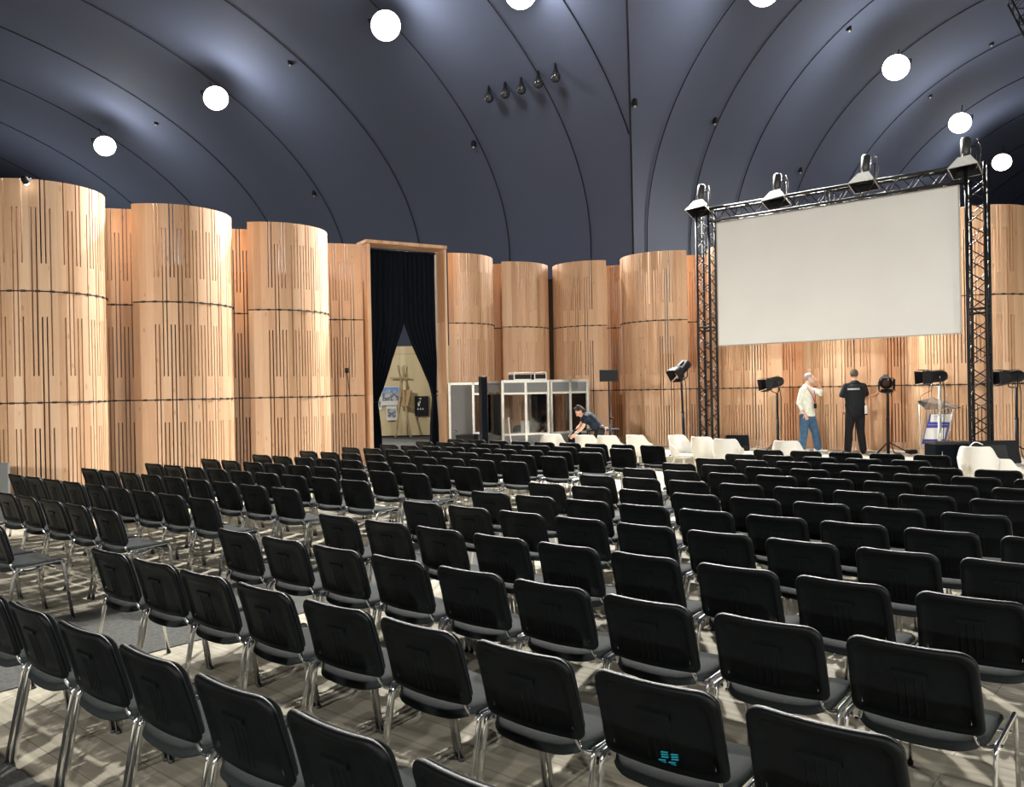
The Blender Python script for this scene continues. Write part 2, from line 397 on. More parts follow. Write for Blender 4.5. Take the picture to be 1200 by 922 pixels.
ROW_ANGLE = -0.6957
MAIN_ROWS = [
    [(3.904, 12.453), (4.328, 12.099), (4.749, 11.747), (5.171, 11.395), (5.595, 11.041)],
    [(3.315, 11.795), (3.734, 11.445), (4.159, 11.090), (4.581, 10.737), (5.003, 10.386)],
    [(2.775, 11.206), (3.197, 10.855), (3.623, 10.499), (4.041, 10.150), (4.466, 9.795), (4.891, 9.440), (5.312, 9.088)],
    [(2.211, 10.587), (2.628, 10.239), (3.058, 9.880), (3.476, 9.531), (3.902, 9.175), (4.325, 8.822), (4.747, 8.469), (5.169, 8.117)],
    [(1.638, 10.000), (2.066, 9.643), (2.491, 9.287), (2.912, 8.936), (3.335, 8.583), (3.758, 8.230), (4.181, 7.876), (4.606, 7.522)],
    [(1.072, 9.327), (1.499, 8.970), (1.924, 8.615), (2.350, 8.259), (2.773, 7.906), (3.197, 7.552), (3.619, 7.200), (4.041, 6.847)],
    [(0.493, 8.652), (0.913, 8.302), (1.336, 7.948), (1.765, 7.590), (2.191, 7.234), (2.613, 6.882), (3.034, 6.530), (3.455, 6.178)],
    [(-0.064, 8.016), (0.358, 7.664), (0.787, 7.306), (1.204, 6.957), (1.630, 6.602), (2.054, 6.248), (2.475, 5.896), (2.898, 5.543), (3.321, 5.190)],
    [(-0.633, 7.403), (-0.208, 7.048), (0.220, 6.691), (0.644, 6.337), (1.063, 5.987), (1.488, 5.632), (1.911, 5.279), (2.329, 4.930), (2.751, 4.577)],
    [(-1.209, 6.710), (-0.782, 6.354), (-0.359, 6.000), (0.065, 5.646), (0.485, 5.295), (0.902, 4.948), (1.326, 4.593), (1.746, 4.243), (2.171, 3.888)],
    [(-1.783, 6.059), (-1.360, 5.706), (-0.931, 5.348), (-0.506, 4.993), (-0.085, 4.642), (0.332, 4.293), (0.750, 3.944), (1.174, 3.591), (1.598, 3.236)],
    [(-2.344, 5.382), (-1.918, 5.026), (-1.506, 4.682), (-1.076, 4.323), (-0.648, 3.965), (-0.233, 3.619), (0.186, 3.269), (0.606, 2.918), (1.027, 2.567)],
    [(-2.899, 4.728), (-2.476, 4.375), (-2.054, 4.023), (-1.622, 3.662), (-1.193, 3.303), (-0.767, 2.948), (-0.358, 2.606), (0.065, 2.253), (0.487, 1.900)],
]
LEFT_ROWS = [
    [(-0.954, 16.646), (-0.530, 16.295), (-0.107, 15.944), (0.312, 15.598), (0.734, 15.248), (1.159, 14.896), (1.583, 14.545), (2.005, 14.196), (2.436, 13.839)],
    [(-1.519, 16.090), (-1.095, 15.739), (-0.667, 15.384), (-0.245, 15.035), (0.181, 14.682), (0.605, 14.331), (1.023, 13.984), (1.448, 13.633), (1.869, 13.284)],
    [(-2.098, 15.396), (-1.669, 15.040), (-1.251, 14.695), (-0.816, 14.334), (-0.387, 13.979), (0.035, 13.629), (0.459, 13.278), (0.877, 12.932), (1.299, 12.582)],
    [(-2.671, 14.815), (-2.237, 14.455), (-1.809, 14.101), (-1.393, 13.756), (-0.969, 13.405), (-0.543, 13.052), (-0.127, 12.708), (0.298, 12.356), (0.730, 11.998)],
    [(-3.239, 14.092), (-2.810, 13.737), (-2.392, 13.391), (-1.961, 13.034), (-1.538, 12.684), (-1.113, 12.332), (-0.687, 11.979), (-0.261, 11.626), (0.164, 11.274)],
    [(-3.826, 13.427), (-3.400, 13.075), (-2.971, 12.720), (-2.559, 12.379), (-2.126, 12.020), (-1.697, 11.665), (-1.276, 11.316), (-0.858, 10.970), (-0.430, 10.616)],
    [(-4.389, 12.749), (-3.962, 12.395), (-3.526, 12.035), (-3.118, 11.697), (-2.693, 11.345), (-2.268, 10.992), (-1.842, 10.640), (-1.421, 10.291), (-0.991, 9.935)],
    [(-4.952, 12.093), (-4.537, 11.749), (-4.108, 11.394), (-3.687, 11.045), (-3.264, 10.695), (-2.836, 10.341), (-2.409, 9.987), (-1.980, 9.632), (-1.564, 9.287)],
    [(-5.537, 11.460), (-5.128, 11.121), (-4.688, 10.756), (-4.259, 10.401), (-3.845, 10.058), (-3.422, 9.708), (-2.999, 9.358), (-2.588, 9.017), (-2.152, 8.656)],
    [(-6.114, 10.763), (-5.697, 10.418), (-5.277, 10.070), (-4.858, 9.723), (-4.419, 9.360), (-3.999, 9.011), (-3.588, 8.671), (-3.172, 8.326), (-2.738, 7.967)],
    [(-5.014, 8.727), (-4.592, 8.374), (-4.157, 8.014), (-3.751, 7.678), (-3.318, 7.320)],
    [(-4.727, 7.349), (-4.305, 6.997), (-3.882, 6.644)],
]

# ------------------------------------------------------------------ timber screens
TIER = 1.7
THK = 0.075
PITCH_S, SLOT = 0.064, 0.020
def slot_spans(g):
    """heights of the slots of pair g, measured as in the boards: three tiers, staggered"""
    if g % 2 == 0: sp = [(0.0, 0.75), (1.23, 3.0)]
    else: sp = [(0.25, 1.76), (2.23, 3.0)]
    return [(5.1 - b_ * TIER, 5.1 - a_ * TIER) for a_, b_ in sp]
def sheet(name, length, pos, z0, z1, parent, blank0=0.30, blank1=0.25, seed=0, void=()):
    """a board sheet of thickness THK following pos(u, side) with real slots cut through"""
    rnd = random.Random(seed)
    us = [(0.0, blank0, None)]; u = blank0; i = 0
    while u < length - blank1 - PITCH_S:
        us.append((u, u + SLOT, i // 2 if rnd.random() > 0.05 else None)); us.append((u + SLOT, u + PITCH_S, None)); u += PITCH_S; i += 1
    us.append((u, length, None))
    cuts = []                                             # finer columns on blank parts so the curve stays round
    for a_, b_, g in us:
        n = max(1, int((b_ - a_) / 0.08)); 
        for k in range(n): cuts.append((a_ + (b_ - a_) * k / n, a_ + (b_ - a_) * (k + 1) / n, g))
    zs = sorted(set([z0, z1] + [z for g in (0, 1) for s_ in slot_spans(g) for z in s_ if z0 < z < z1]))
    nz = len(zs) - 1; nc = len(cuts)
    solid = [[True] * nz for _ in cuts]
    for i, (a_, b_, g) in enumerate(cuts):
        if g is None: continue
        for j in range(nz):
            zm = (zs[j] + zs[j + 1]) / 2
            if any(lo < zm < hi for lo, hi in slot_spans(g)): solid[i][j] = False
    q = MB(); ids = {}; uv = []
    edges = [c[0] for c in cuts] + [cuts[-1][1]]
    def vid(i, j, s_):
        if (i, j, s_) not in ids:
            p = pos(edges[i], s_); q.v.append((p.x, p.y, zs[j])); uv.append((edges[i] + s_ * 0.03, zs[j] - 0.004)); ids[(i, j, s_)] = len(q.v) - 1
        return ids[(i, j, s_)]
    def F(*k): q.f.append(tuple(vid(*x) for x in k)); q.sm.append(False)
    for i in range(nc):
        for j in range(nz):
            if not solid[i][j]: continue
            F((i, j, 0), (i + 1, j, 0), (i + 1, j + 1, 0), (i, j + 1, 0))
            F((i, j, 1), (i, j + 1, 1), (i + 1, j + 1, 1), (i + 1, j, 1))
            if i == 0 or not solid[i - 1][j]: F((i, j, 0), (i, j + 1, 0), (i, j + 1, 1), (i, j, 1))
            if i == nc - 1 or not solid[i + 1][j]: F((i + 1, j, 0), (i + 1, j, 1), (i + 1, j + 1, 1), (i + 1, j + 1, 0))
            if j == 0 or not solid[i][j - 1]: F((i, j, 0), (i, j, 1), (i + 1, j, 1), (i + 1, j, 0))
            if j == nz - 1 or not solid[i][j + 1]: F((i, j + 1, 0), (i + 1, j + 1, 0), (i + 1, j + 1, 1), (i, j + 1, 1))
    return q.build(name, M_WOOD, parent, uvs=uv)
def screen_parts(t, length, pos, seed, blank0, blank1, zbase=0.0):
    g = 0.008
    for nm, k in (('lower_panel', 0), ('middle_panel', 1), ('upper_panel', 2)):
        sheet(nm, length, pos, max(zbase, k * TIER) + (g if k else 0.0), (k + 1) * TIER - (g if k < 2 else 0), t, blank0, blank1, seed)
    for k in (1, 2):
        q = MB(); n = max(2, int(length / 0.08))
        q.tube([pos(length * i / n, -0.05) + Vector((0, 0, k * TIER)) for i in range(n + 1)], 0.010, 5)
        m = int(length / 0.19)
        for i in range(1, m):
            p = pos(length * i / m, -0.08); d = pos(length * i / m + 0.05, -0.08) - p
            q.box((p.x, p.y, k * TIER), (0.065, 0.030, 0.032), math.atan2(d.y, d.x))
        q.build('joint_strip', M_JOINT, t)
def arc_screen(cx, cy, r, a0, a1, label, seed, group, blank0=0.36, zbase=0.0):
    t = empty('curved_timber_screen', (cx, cy, 0), 0, label, 'timber screen', group)
    sg = 1 if a1 > a0 else -1; A0 = R(a0); length = abs(R(a1) - A0) * r
    def pos(u, s_):
        a_ = A0 + sg * u / r; rr = r - s_ * THK
        return Vector((math.cos(a_) * rr, math.sin(a_) * rr, 0))
    screen_parts(t, length, pos, seed, blank0, 0.3, zbase)
    return t
def flat_screen(p0, p1, label, seed, group, zbase=0.0, bl=0.12):
    p0, p1 = Vector((*p0, 0)), Vector((*p1, 0)); d = (p1 - p0); L = d.length; d.normalize(); n = Vector((-d.y, d.x, 0))
    t = empty('flat_timber_screen', p0, math.atan2(d.y, d.x), label, 'timber screen', group)
    screen_parts(t, L, lambda u, s_: Vector((u, s_ * THK, 0)), seed, bl, bl, zbase)
    return t
GC, GF = 'curved timber screens round the hall', 'flat timber screens set back between the curved ones'
for args in (
    (-7.63, 13.60, 0.97, -165, 62, 'leftmost curved timber screen, cut by the left edge of the photo', 1, GC, 0.75),
    (-6.28, 15.52, 1.08, -103, 62, 'second curved timber screen from the left', 2, GC, 0.38),
    (-4.90, 17.27, 1.12, -98, 62, 'third curved timber screen from the left, left of the doorway', 3, GC, 0.38),
    (-1.53, 21.30, 1.10, -88, 62, 'curved timber screen joined to the right side of the curtained doorway', 4, GC, 0.20),
    (-0.06, 22.85, 1.10, -98, 62, 'curved timber screen behind the booth with the open box on its roof', 5, GC, 0.38),
    (2.27, 22.92, 1.10, -77, -240, 'curved timber screen right of the dark slit, above the bending person', 6, GC, 0.38),
    (4.07, 21.68, 1.20, -77, -240, 'curved timber screen just left of the left truss tower', 7, GC, 0.36),
    (5.95, 20.38, 1.12, -75, -240, 'curved timber screen under the left half of the screen', 8, GC, 0.36),
    (7.82, 19.08, 1.12, -77, -240, 'curved timber screen behind the two standing men', 9, GC, 0.36),
    (9.28, 16.98, 1.13, -57, -236, 'rightmost curved timber screen behind the right truss tower', 10, GC, 0.36)):
    a = arc_screen(*args)
for i, (p0, p1, lab) in enumerate((
    ((-7.22, 14.72), (-6.42, 14.98), 'flat timber strip between the first and second curved screens'),
    ((-5.86, 16.72), (-5.06, 16.96), 'flat timber strip between the second and third curved screens'),
    ((-4.30, 18.50), (-3.32, 18.85), 'flat timber screen with a cabled box, left of the curtained doorway'),
    ((-1.10, 22.40), (-0.22, 22.10), 'narrow flat timber strip between doorway screen and booth roof'),
    ((2.42, 22.95), (3.26, 22.73), 'flat timber strip behind the small black monitor on a pole'),
    ((4.32, 21.30), (5.14, 21.28), 'narrow flat timber strip behind the left truss tower'),
    ((6.28, 20.10), (7.06, 19.98), 'flat timber strip under the screen, left of the bearded man'),
    ((8.12, 18.35), (8.80, 18.05), 'flat timber strip between the lectern and the right hand spotlight'))):
    flat_screen(p0, p1, lab, 20 + i, GF)
# unseen boards added behind the slotted screens to keep the slots dark
M_MASK = mat('added_masking_board', (0.030, 0.022, 0.018), 0.9)
def mask(name, p0, p1, h):
    p0, p1 = Vector((*p0, 0)), Vector((*p1, 0)); d = p1 - p0; q = MB(); m = (p0 + p1) / 2
    q.box((m.x, m.y, h / 2 + .004), (d.length, .04, h - .008), math.atan2(d.y, d.x)); tag(q.build(name, M_MASK), kind='structure')
mask('wall_left_added_masking', (-10.5, 15.6), (-4.05, 21.25), 4.6)
mask('wall_right_added_masking', (3.0, 24.6), (11.9, 18.6), 2.7)
mask('wall_gap_added_shade', (0.95, 24.3), (1.45, 24.3), 4.95)  # black board added in place of the shade in the slit
# grey slats seen through the slots stand behind: a low partition at the far left edge
t = empty('grey_partition', (-7.55, 11.95, 0), R(-8), 'low grey partition at the left edge before the leftmost timber screen', 'partition')
q = MB(); q.box((0, 0, 0.44), (0.75, 0.05, 0.84), bev=0.006); q.build('panel', M_GREYP, t)
q = MB(); q.box((-0.34, 0, 0.01), (0.06, 0.36, 0.02)); q.box((0.34, 0, 0.01), (0.06, 0.36, 0.02)); q.build('foot', M_BLACK, t)
# small work light clipped to the rim of the leftmost screen
t = empty('clip_light', at(31, 213, 12.55), 0, 'small lit lamp clipped to the rim of the leftmost timber screen', 'lamp')
q = MB(); q.lathe([(0.03, 0.10), (0.05, 0.07), (0.055, 0.0), (0.05, -0.005)], seg=14, mat=Matrix.Rotation(R(60), 4, 'X')); q.tube([(0, 0.02, 0.03), (0, 0.12, 0.08)], 0.012, 6); q.build('housing', M_BLACK, t)
q = MB(); q.blob((0, 0.0, -0.005), (0.045, 0.03, 0.045)); q.build('bulb', M_LENS, t)

# ------------------------------------------------------------------ doorway portal with curtains
PO = Vector((-3.19, 18.70, 0)); PD = Vector((0.853, 0.522, 0)); PA = math.atan2(PD.y, PD.x)
t = empty('timber_doorway', PO, PA, 'tall boxed timber doorway with black curtains hanging inside', 'doorway')
def wbox(q, uv, c, size):
    n0 = len(q.v); q.box(c, size)
    for v in q.v[n0:]: uv.append((v[0] + v[1] * 1.0 + 3, v[2]))
for nm, c, s_ in (('left_jamb', (0.0425, 0.27, 2.55), (0.085, 0.54, 5.10)), ('right_jamb', (1.97, 0.27, 2.55), (0.05, 0.54, 5.10)), ('lintel', (0.995, 0.27, 5.15), (2.03, 0.58, 0.07))):
    q = MB(); uv = []; wbox(q, uv, c, s_); q.build(nm, M_WOOD, t, uvs=uv)
def curtain(label, zt, edges, seed, nu=72, nv=44):
    """edges: list of (z, u_left, u_right) from the floor up; pleated sheet with thickness"""
    t = empty('black_curtain', PO, PA, label, 'curtain', 'black curtains in the doorway')
    vs = []; rnd = random.Random(seed); ph = rnd.random() * 6
    zs = [edges[0][0] + (edges[-1][0] - edges[0][0]) * j / nv for j in range(nv + 1)]
    for z in zs:
        for k in range(len(edges) - 1):
            if edges[k][0] <= z <= edges[k + 1][0] + 1e-6: break
        f = (z - edges[k][0]) / (edges[k + 1][0] - edges[k][0]); f2 = f * f * (3 - 2 * f)
        l = edges[k][1] + (edges[k + 1][1] - edges[k][1]) * f; r_ = edges[k][2] + (edges[k + 1][2] - edges[k][2]) * f
        w_ = max(r_ - l, 0.02)
        amp = 0.035 + 0.03 * min(1, (1.0 - w_) if w_ < 1 else 0)
        for i in range(nu + 1):
            u = i / nu
            vs.append((l + w_ * u, 0.47 + amp * math.sin(u * 2 * PI * 7 + ph + 0.25 * math.sin(z * 2 + seed)) + 0.008 * math.sin(u * 90 + z * 3), z))
    W = nu + 1
    q = MB(); q.add(vs, [(j * W + i, j * W + i + 1, (j + 1) * W + i + 1, (j + 1) * W + i) for j in range(nv) for i in range(nu)], True)
    o = q.build('drape', M_CLOTH, t); md = o.modifiers.new('thickness', 'SOLIDIFY'); md.thickness = 0.006
    return t
LC = curtain('left black curtain tied back beside the doorway jamb', 5, [(0.03, 0.12, 0.50), (1.0, 0.10, 0.46), (1.54, 0.09, 0.39), (1.9, 0.10, 0.56), (2.6, 0.10, 0.82), (3.36, 0.10, 1.10), (3.6, 0.10, 1.11), (5.05, 0.10, 1.11)], 1)
RC = curtain('right black curtain tied back near the grey booth door', 5, [(0.03, 1.72, 1.93), (1.0, 1.74, 1.92), (1.62, 1.80, 1.88), (1.9, 1.74, 1.90), (2.4, 1.52, 1.93), (2.9, 1.28, 1.93), (3.36, 1.10, 1.93), (3.6, 1.09, 1.93), (5.05, 1.09, 1.93)], 4)
for cc, x, z, nm in ((LC, 0.24, 1.54, 1), (RC, 1.84, 1.66, 2)):
    q = MB(); q.tube([(x + 0.14 * math.cos(a_ * PI / 8) * (1 if nm == 1 else .5), 0.47 + 0.1 * math.sin(a_ * PI / 8), z) for a_ in range(17)], 0.012, 6); q.build('tie_back', M_BLACK, cc)
q = MB(); q.tube([(0.06, 0.47, 5.06), (1.96, 0.47, 5.06)], 0.018, 8); q.build('curtain_rail', M_BLACK, t)
q = MB(); q.tube([(1.945, 0.46, 1.75), (1.90, 0.44, 1.75), (1.88, 0.44, 1.80), (1.88, 0.44, 1.85)], 0.012, 6); q.build('tie_hook', M_BLACK, t)

# corridor behind the doorway
def uvbox(name, c, size, m, parent=None, rz=0.0):
    q = MB(); q.box(c, size, rz); return q.build(name, m, parent, uvs=[(v[0] + v[1], v[2]) for v in q.v])
M_PLY = noisy('pale_plywood', (0.56, 0.46, 0.26), (0.62, 0.52, 0.31), 1.5, 0.55, stretch=(1, 1, 0.3))
q = MB()
for i in range(6): q.box((-6.8 + 1.22 * i + 0.61, 32.75, 1.62), (1.214, 0.04, 2.5 + .74)); 
for i in range(6): q.box((-6.8 + 1.22 * i + 0.61, 32.75, 3.40), (1.214, 0.04, 0.30))
tag(q.build('wall_corridor', M_PLY), kind='structure')
q = MB(); q.box((-3.4, 32.72, 0.03), (7.4, 0.02, 0.06)); tag(q.build('baseboard_corridor', M_BLACK), kind='structure')
M_FLOORG = noisy('grey_corridor_carpet', (0.045, 0.045, 0.043), (0.06, 0.06, 0.057), 6, 0.95)
slab('floor_corridor', [(-9, 24.5), (-0.9, 24.5), (-0.9, 32.7), (-9, 32.7)], 0.0005, 0.006, M_FLOORG)
def poster(name, label, x0, x1, y0, y1, dep, build, group='posters on the plywood wall'):
    a_ = at(x0, y1, dep); b_ = at(x1, y0, dep); w_ = b_.x - a_.x; h_ = b_.z - a_.z
    t = empty(name, (a_.x, a_.y, a_.z), 0, label, 'poster', group); build(t, w_, h_); return t
def photo_mat(name, cols, scale=9.0):
    m = mat(name, cols[0], 0.5); nt = m.node_tree; N = nt.nodes; L = nt.links; b = N['Principled BSDF']
    tc = N.new('ShaderNodeTexCoord'); v = N.new('ShaderNodeTexVoronoi'); v.inputs['Scale'].default_value = scale; v.distance = 'MANHATTAN'
    cr = N.new('ShaderNodeValToRGB'); cr.color_ramp.interpolation = 'CONSTANT'; n = len(cols)
    cr.color_ramp.elements[0].color = (*cols[0], 1); cr.color_ramp.elements[1].color = (*cols[-1], 1); cr.color_ramp.elements[1].position = (n - 1) / n
    for i in range(1, n - 1): e = cr.color_ramp.elements.new(i / n); e.color = (*cols[i], 1)
    L.new(tc.outputs['Object'], v.inputs['Vector']); L.new(v.outputs['Color'], cr.inputs[0]); L.new(cr.outputs[0], b.inputs['Base Color']); return m
M_SKYP = mat('print_blue_sky', (0.16, 0.28, 0.55), 0.5); M_PAPER = mat('white_paper', (0.75, 0.75, 0.72), 0.6)
M_CITY = photo_mat('print_city_blocks', [(0.05, 0.07, 0.10), (0.35, 0.37, 0.40), (0.12, 0.16, 0.22), (0.5, 0.5, 0.5), (0.2, 0.2, 0.18)], 11)
def city(t, w_, h_):
    q = MB(); q.box((w_ / 2, 0.012, h_ / 2), (w_, 0.02, h_)); q.build('sheet', M_PAPER, t)
    q = MB(); q.box((w_ / 2, 0, h_ * .80), (w_ * .94, 0.006, h_ * .32)); q.build('printed_sky', M_SKYP, t)
    q = MB(); q.box((w_ / 2, 0, h_ * .44), (w_ * .94, 0.006, h_ * .40))
    for i in range(6): q.box((w_ * (.12 + .15 * i), -0.001, h_ * (.66 + .05 * (i % 3))), (w_ * .09, 0.008, h_ * .14))
    q.build('printed_city', M_CITY, t)
def grey_print(t, w_, h_):
    q = MB(); q.box((w_ / 2, 0.012, h_ / 2), (w_, 0.02, h_)); q.build('sheet', M_PAPER, t)
    q = MB(); q.box((w_ / 2, 0, h_ * .5), (w_ * .76, 0.006, h_ * .62)); q.build('printed_city', M_CITY, t)
def black_print(t, w_, h_):
    q = MB(); q.box((w_ / 2, 0.012, h_ / 2), (w_, 0.03, h_)); q.build('sheet', M_BLACK, t)
    q = MB()
    q.blob((w_ * .28, -0.006, h_ * .60), (w_ * .07, 0.004, h_ * .11)); q.box((w_ * .38, -0.006, h_ * .72), (w_ * .05, 0.006, h_ * .12)); q.box((w_ * .40, -0.006, h_ * .88), (w_ * .16, 0.006, h_ * .04))
    for i in range(3):
        x = w_ * (.22 + .18 * i); q.add([(x - w_ * .06, -0.008, h_ * .32), (x + w_ * .06, -0.008, h_ * .32), (x, -0.008, h_ * .43)], [(0, 1, 2)])
    q.build('white_print', M_PAPER, t)
poster('city_poster', 'poster of city blocks under blue sky on the plywood wall', 447.8, 468, 452.5, 475, 32.62, city)
poster('grey_city_poster', 'smaller grey poster below the blue sky poster', 453, 465, 475.5, 492.5, 32.62, grey_print)
poster('half_hidden_poster', 'pale poster half hidden by the left curtain', 438, 447.2, 465, 480, 32.62, grey_print)
poster('black_poster', 'black poster with white signs on the plywood wall', 486.5, 502, 464, 487.5, 32.62, black_print)
M_POLE = noisy('raw_timber_pole', (0.38, 0.28, 0.15), (0.44, 0.33, 0.19), 8, 0.7)
t = empty('timber_trestle', (0, 0, 0), 0, 'crossed pale timber poles leaning before the plywood wall', 'trestle')
for (x0, y0, x1, y1, dd) in ((472.5, 428, 463.5, 513, 0.0), (466.5, 428, 481.5, 513, 0.12)):
    a_ = at(x0, y0, 32.3 + dd); b_ = at(x1, y1, 31.9 - dd * .3); a_.y = 32.55 - dd; q = MB(); b_.z = 0.05; q.beam(a_, b_, 0.06, 0.05); q.build('pole', M_POLE, t)
q = MB(); q.beam(at(457, 443, 32.5), at(480, 443, 32.5), 0.07, 0.05); q.build('crossbar', M_POLE, t)
q = MB(); q.beam(at(476.5, 457, 32.45), at(471.5, 476, 32.2), 0.5, 0.04); q.build('board', noisy('dull_orange_board', (0.40, 0.26, 0.13), (0.46, 0.31, 0.17), 5, 0.7), t)

# small box with a cable on the flat screen left of the doorway
t = empty('cabled_sensor_box', at(406.5, 434, 18.45), R(20), 'small black box with a hanging cable on the flat timber screen', 'sensor box')
q = MB(); q.box((0, 0, 0), (0.075, 0.05, 0.11), bev=0.008); q.build('box', M_BLACK, t)
q = MB(); q.tube([(0.0, 0, -0.05), (0.03, 0, -0.30), (0.055, 0, -0.7), (0.05, 0, -1.2), (0.055, 0, -2.15)], 0.008, 6); q.build('cable', M_BLACK, t)

# ------------------------------------------------------------------ interpreters' booths
def glassmat():
    m = bpy.data.materials.new('booth_glass'); m.use_nodes = True; nt = m.node_tree; N = nt.nodes; L = nt.links
    N.remove(N['Principled BSDF']); o = N['Material Output']
    tr = N.new('ShaderNodeBsdfTransparent'); tr.inputs[0].default_value = (0.93, 0.94, 0.94, 1)
    gl = N.new('ShaderNodeBsdfGlossy'); gl.inputs['Roughness'].default_value = 0.03
    fr = N.new('ShaderNodeFresnel'); fr.inputs[0].default_value = 1.5; mx = N.new('ShaderNodeMixShader')
    L.new(fr.outputs[0], mx.inputs[0]); L.new(tr.outputs[0], mx.inputs[1]); L.new(gl.outputs[0], mx.inputs[2]); L.new(mx.outputs[0], o.inputs[0]); return m
M_GLASS = glassmat()
M_DARKP = mat('dark_grey_panel', (0.09, 0.095, 0.1), 0.7)
def booth(p0, p1, depth, H, cols_, label, door=False, H_rail=0.79, H_head=1.68):
    """front from p0 to p1; cols_ = fractions of the posts"""
    p0, p1 = Vector((*p0, 0)), Vector((*p1, 0)); d = p1 - p0; L = d.length
    t = empty('interpreter_booth', p0, math.atan2(d.y, d.x), label, 'booth', "interpreters' booths by the timber screens")
    fr = MB(); P = 0.055
    def post(x, y): fr.box((x, y, H / 2), (P, P, H))
    for x in (0, L): post(x, 0); post(x, depth)
    for z in (H - P / 2, P / 2): 
        fr.box((L / 2, 0, z), (L, P, P)); fr.box((L / 2, depth, z), (L, P, P)); fr.box((0, depth / 2, z), (P, depth, P)); fr.box((L, depth / 2, z), (P, depth, P))
    for c in cols_[1:-1]: post(c[0] * L, 0)
    for i in range(len(cols_) - 1):
        a_, b_, kind = cols_[i][0] * L, cols_[i + 1][0] * L, cols_[i][1]
        if kind == 'window':
            for z in (H_rail, H_head): fr.box(((a_ + b_) / 2, 0, z), (b_ - a_, P * .9, P * .8))
    fr.build('frame', M_ALU, t)
    for i in range(len(cols_) - 1):
        a_, b_, kind = cols_[i][0] * L + P / 2, cols_[i + 1][0] * L - P / 2, cols_[i][1]; m = (a_ + b_) / 2; w_ = b_ - a_
        if kind == 'window':
            q = MB(); q.box((m, 0, (P + H_rail) / 2), (w_, 0.02, H_rail - P)); q.build('lower_panel', M_GREYP, t)
            q = MB(); q.box((m, 0, (H_head + H - P) / 2), (w_, 0.02, H - P - H_head)); q.build('upper_panel', M_GREYP, t)
            q = MB(); q.box((m, 0, (H_rail + H_head) / 2), (w_, 0.006, H_head - H_rail - P * .8)); q.build('window_pane', M_GLASS, t)
        else:
            q = MB(); q.box((m, -0.01, H / 2), (w_, 0.03, H - 2 * P - .01), bev=0.004); dd = q.build('door', M_GREYP, t)
            q = MB(); q.tube([(a_ + .06, -0.03, .84), (a_ + .06, -0.07, .84), (a_ + .15, -0.07, .84)], 0.011, 8); q.blob((a_ + .06, -0.03, .84), (.022, .01, .03)); q.build('door_handle', M_CHROME, dd)
    # back, sides, roof: grey acoustic panels; the back has a window too
    q = MB(); q.box((L / 2, depth, .40), (L - P, 0.02, .72)); q.box((L / 2, depth, (H_head + H) / 2), (L - P, .02, H - H_head - P)); q.build('back_panel', M_DARKP, t)
    q = MB(); q.box((L / 2, depth, (0.78 + H_head) / 2), (L - P, .006, H_head - .8)); q.build('back_window', M_GLASS, t)
    for x in (0, L):
        q = MB(); q.box((x, depth / 2, .40), (0.02, depth - P, .72)); q.box((x, depth / 2, (H_head + H) / 2), (.02, depth - P, H - H_head - P)); q.build('side_panel', M_GREYP, t)
        q = MB(); q.box((x, depth / 2, (.78 + H_head) / 2), (.006, depth - P, H_head - .8)); q.build('side_window', M_GLASS, t)
    q = MB(); q.box((L / 2, depth / 2, H - .015), (L - P, depth - P, .02)); q.build('roof_panel', M_GREYP, t)
    q = MB(); q.box((L * .5, .22, .74), (L - .12, .36, .03)); q.build('desk', M_DARKP, t)
    return t, L
def P2(px, d): v = at(px, 460, d); return (v.x, v.y)
B1, L1 = booth(P2(527, 19.25), P2(568, 19.08), 0.95, 1.95, [(0, 'door'), (0.68, 'window'), (1, '')], 'grey booth with a closed door beside the timber doorway')
B2, L2 = booth(P2(588.5, 18.05), P2(642, 18.45), 1.0, 1.97, [(0, 'window'), (0.5, 'window'), (1, '')], 'middle glazed booth with the flight cases on its roof')
B3, L3 = booth(P2(645.5, 18.52), P2(688, 18.88), 1.0, 1.97, [(0, 'window'), (0.52, 'window'), (1, '')], 'right glazed booth beside the bending person')
# things inside the booths
def simple_desk_chair(p, rz, label, m):
    t = empty('booth_chair', p, rz, label, 'chair', 'chairs inside the booths')
    q = MB(); q.box((0, 0, .46), (.44, .42, .07), bev=.02); q.build('seat', m, t)
    q = MB(); q.limb([((0, -.20, .56), .16, .025), ((0, -.22, .7), .20, .03), ((0, -.24, .86), .19, .03), ((0, -.25, .93), .14, .02)]); q.build('backrest', m, t)
    q = MB(); q.tube([(0, 0, .1), (0, 0, .43)], .02, 8)
    for k in range(5):
        a_ = k * 2 * PI / 5; q.tube([(0, 0, .09), (.26 * math.cos(a_), .26 * math.sin(a_), .04)], .014, 6); q.blob((.26 * math.cos(a_), .26 * math.sin(a_), .027), (.025, .025, .027), seg=8, rings=6)
    q.build('base', M_BLACK, t)
def inside(B, L, x, y):
    a_ = B.rotation_euler.z; return B.location + Vector((x * math.cos(a_) - y * math.sin(a_), x * math.sin(a_) + y * math.cos(a_), 0))
simple_desk_chair(inside(B2, L2, L2 * .72, .66), B2.rotation_euler.z + PI, 'black chair behind the right window of the middle booth', M_SHELL)
simple_desk_chair(inside(B1, L1, L1 * .84, .66), B1.rotation_euler.z + PI, 'black chair inside the booth with the door', M_SHELL)
v = inside(B2, L2, L2 * .36, .22)
t = empty('interpreter_console', (v.x, v.y, .755), B2.rotation_euler.z, 'white console with gooseneck microphone on the middle booth desk', 'console')
q = MB(); q.box((0, 0, .03), (.28, .2, .06), bev=.01); q.build('case', M_WHITE, t); q = MB(); q.tube(fillet([(-.1, 0, .06), (-.1, 0, .22), (-.16, -.04, .38)], .1), .006, 6); q.build('microphone', M_BLACK, t)
v = inside(B2, L2, L2 * .56, .2)
t = empty('paper_box', (v.x, v.y, .755), B2.rotation_euler.z, 'white carton standing on the middle booth desk', 'carton')
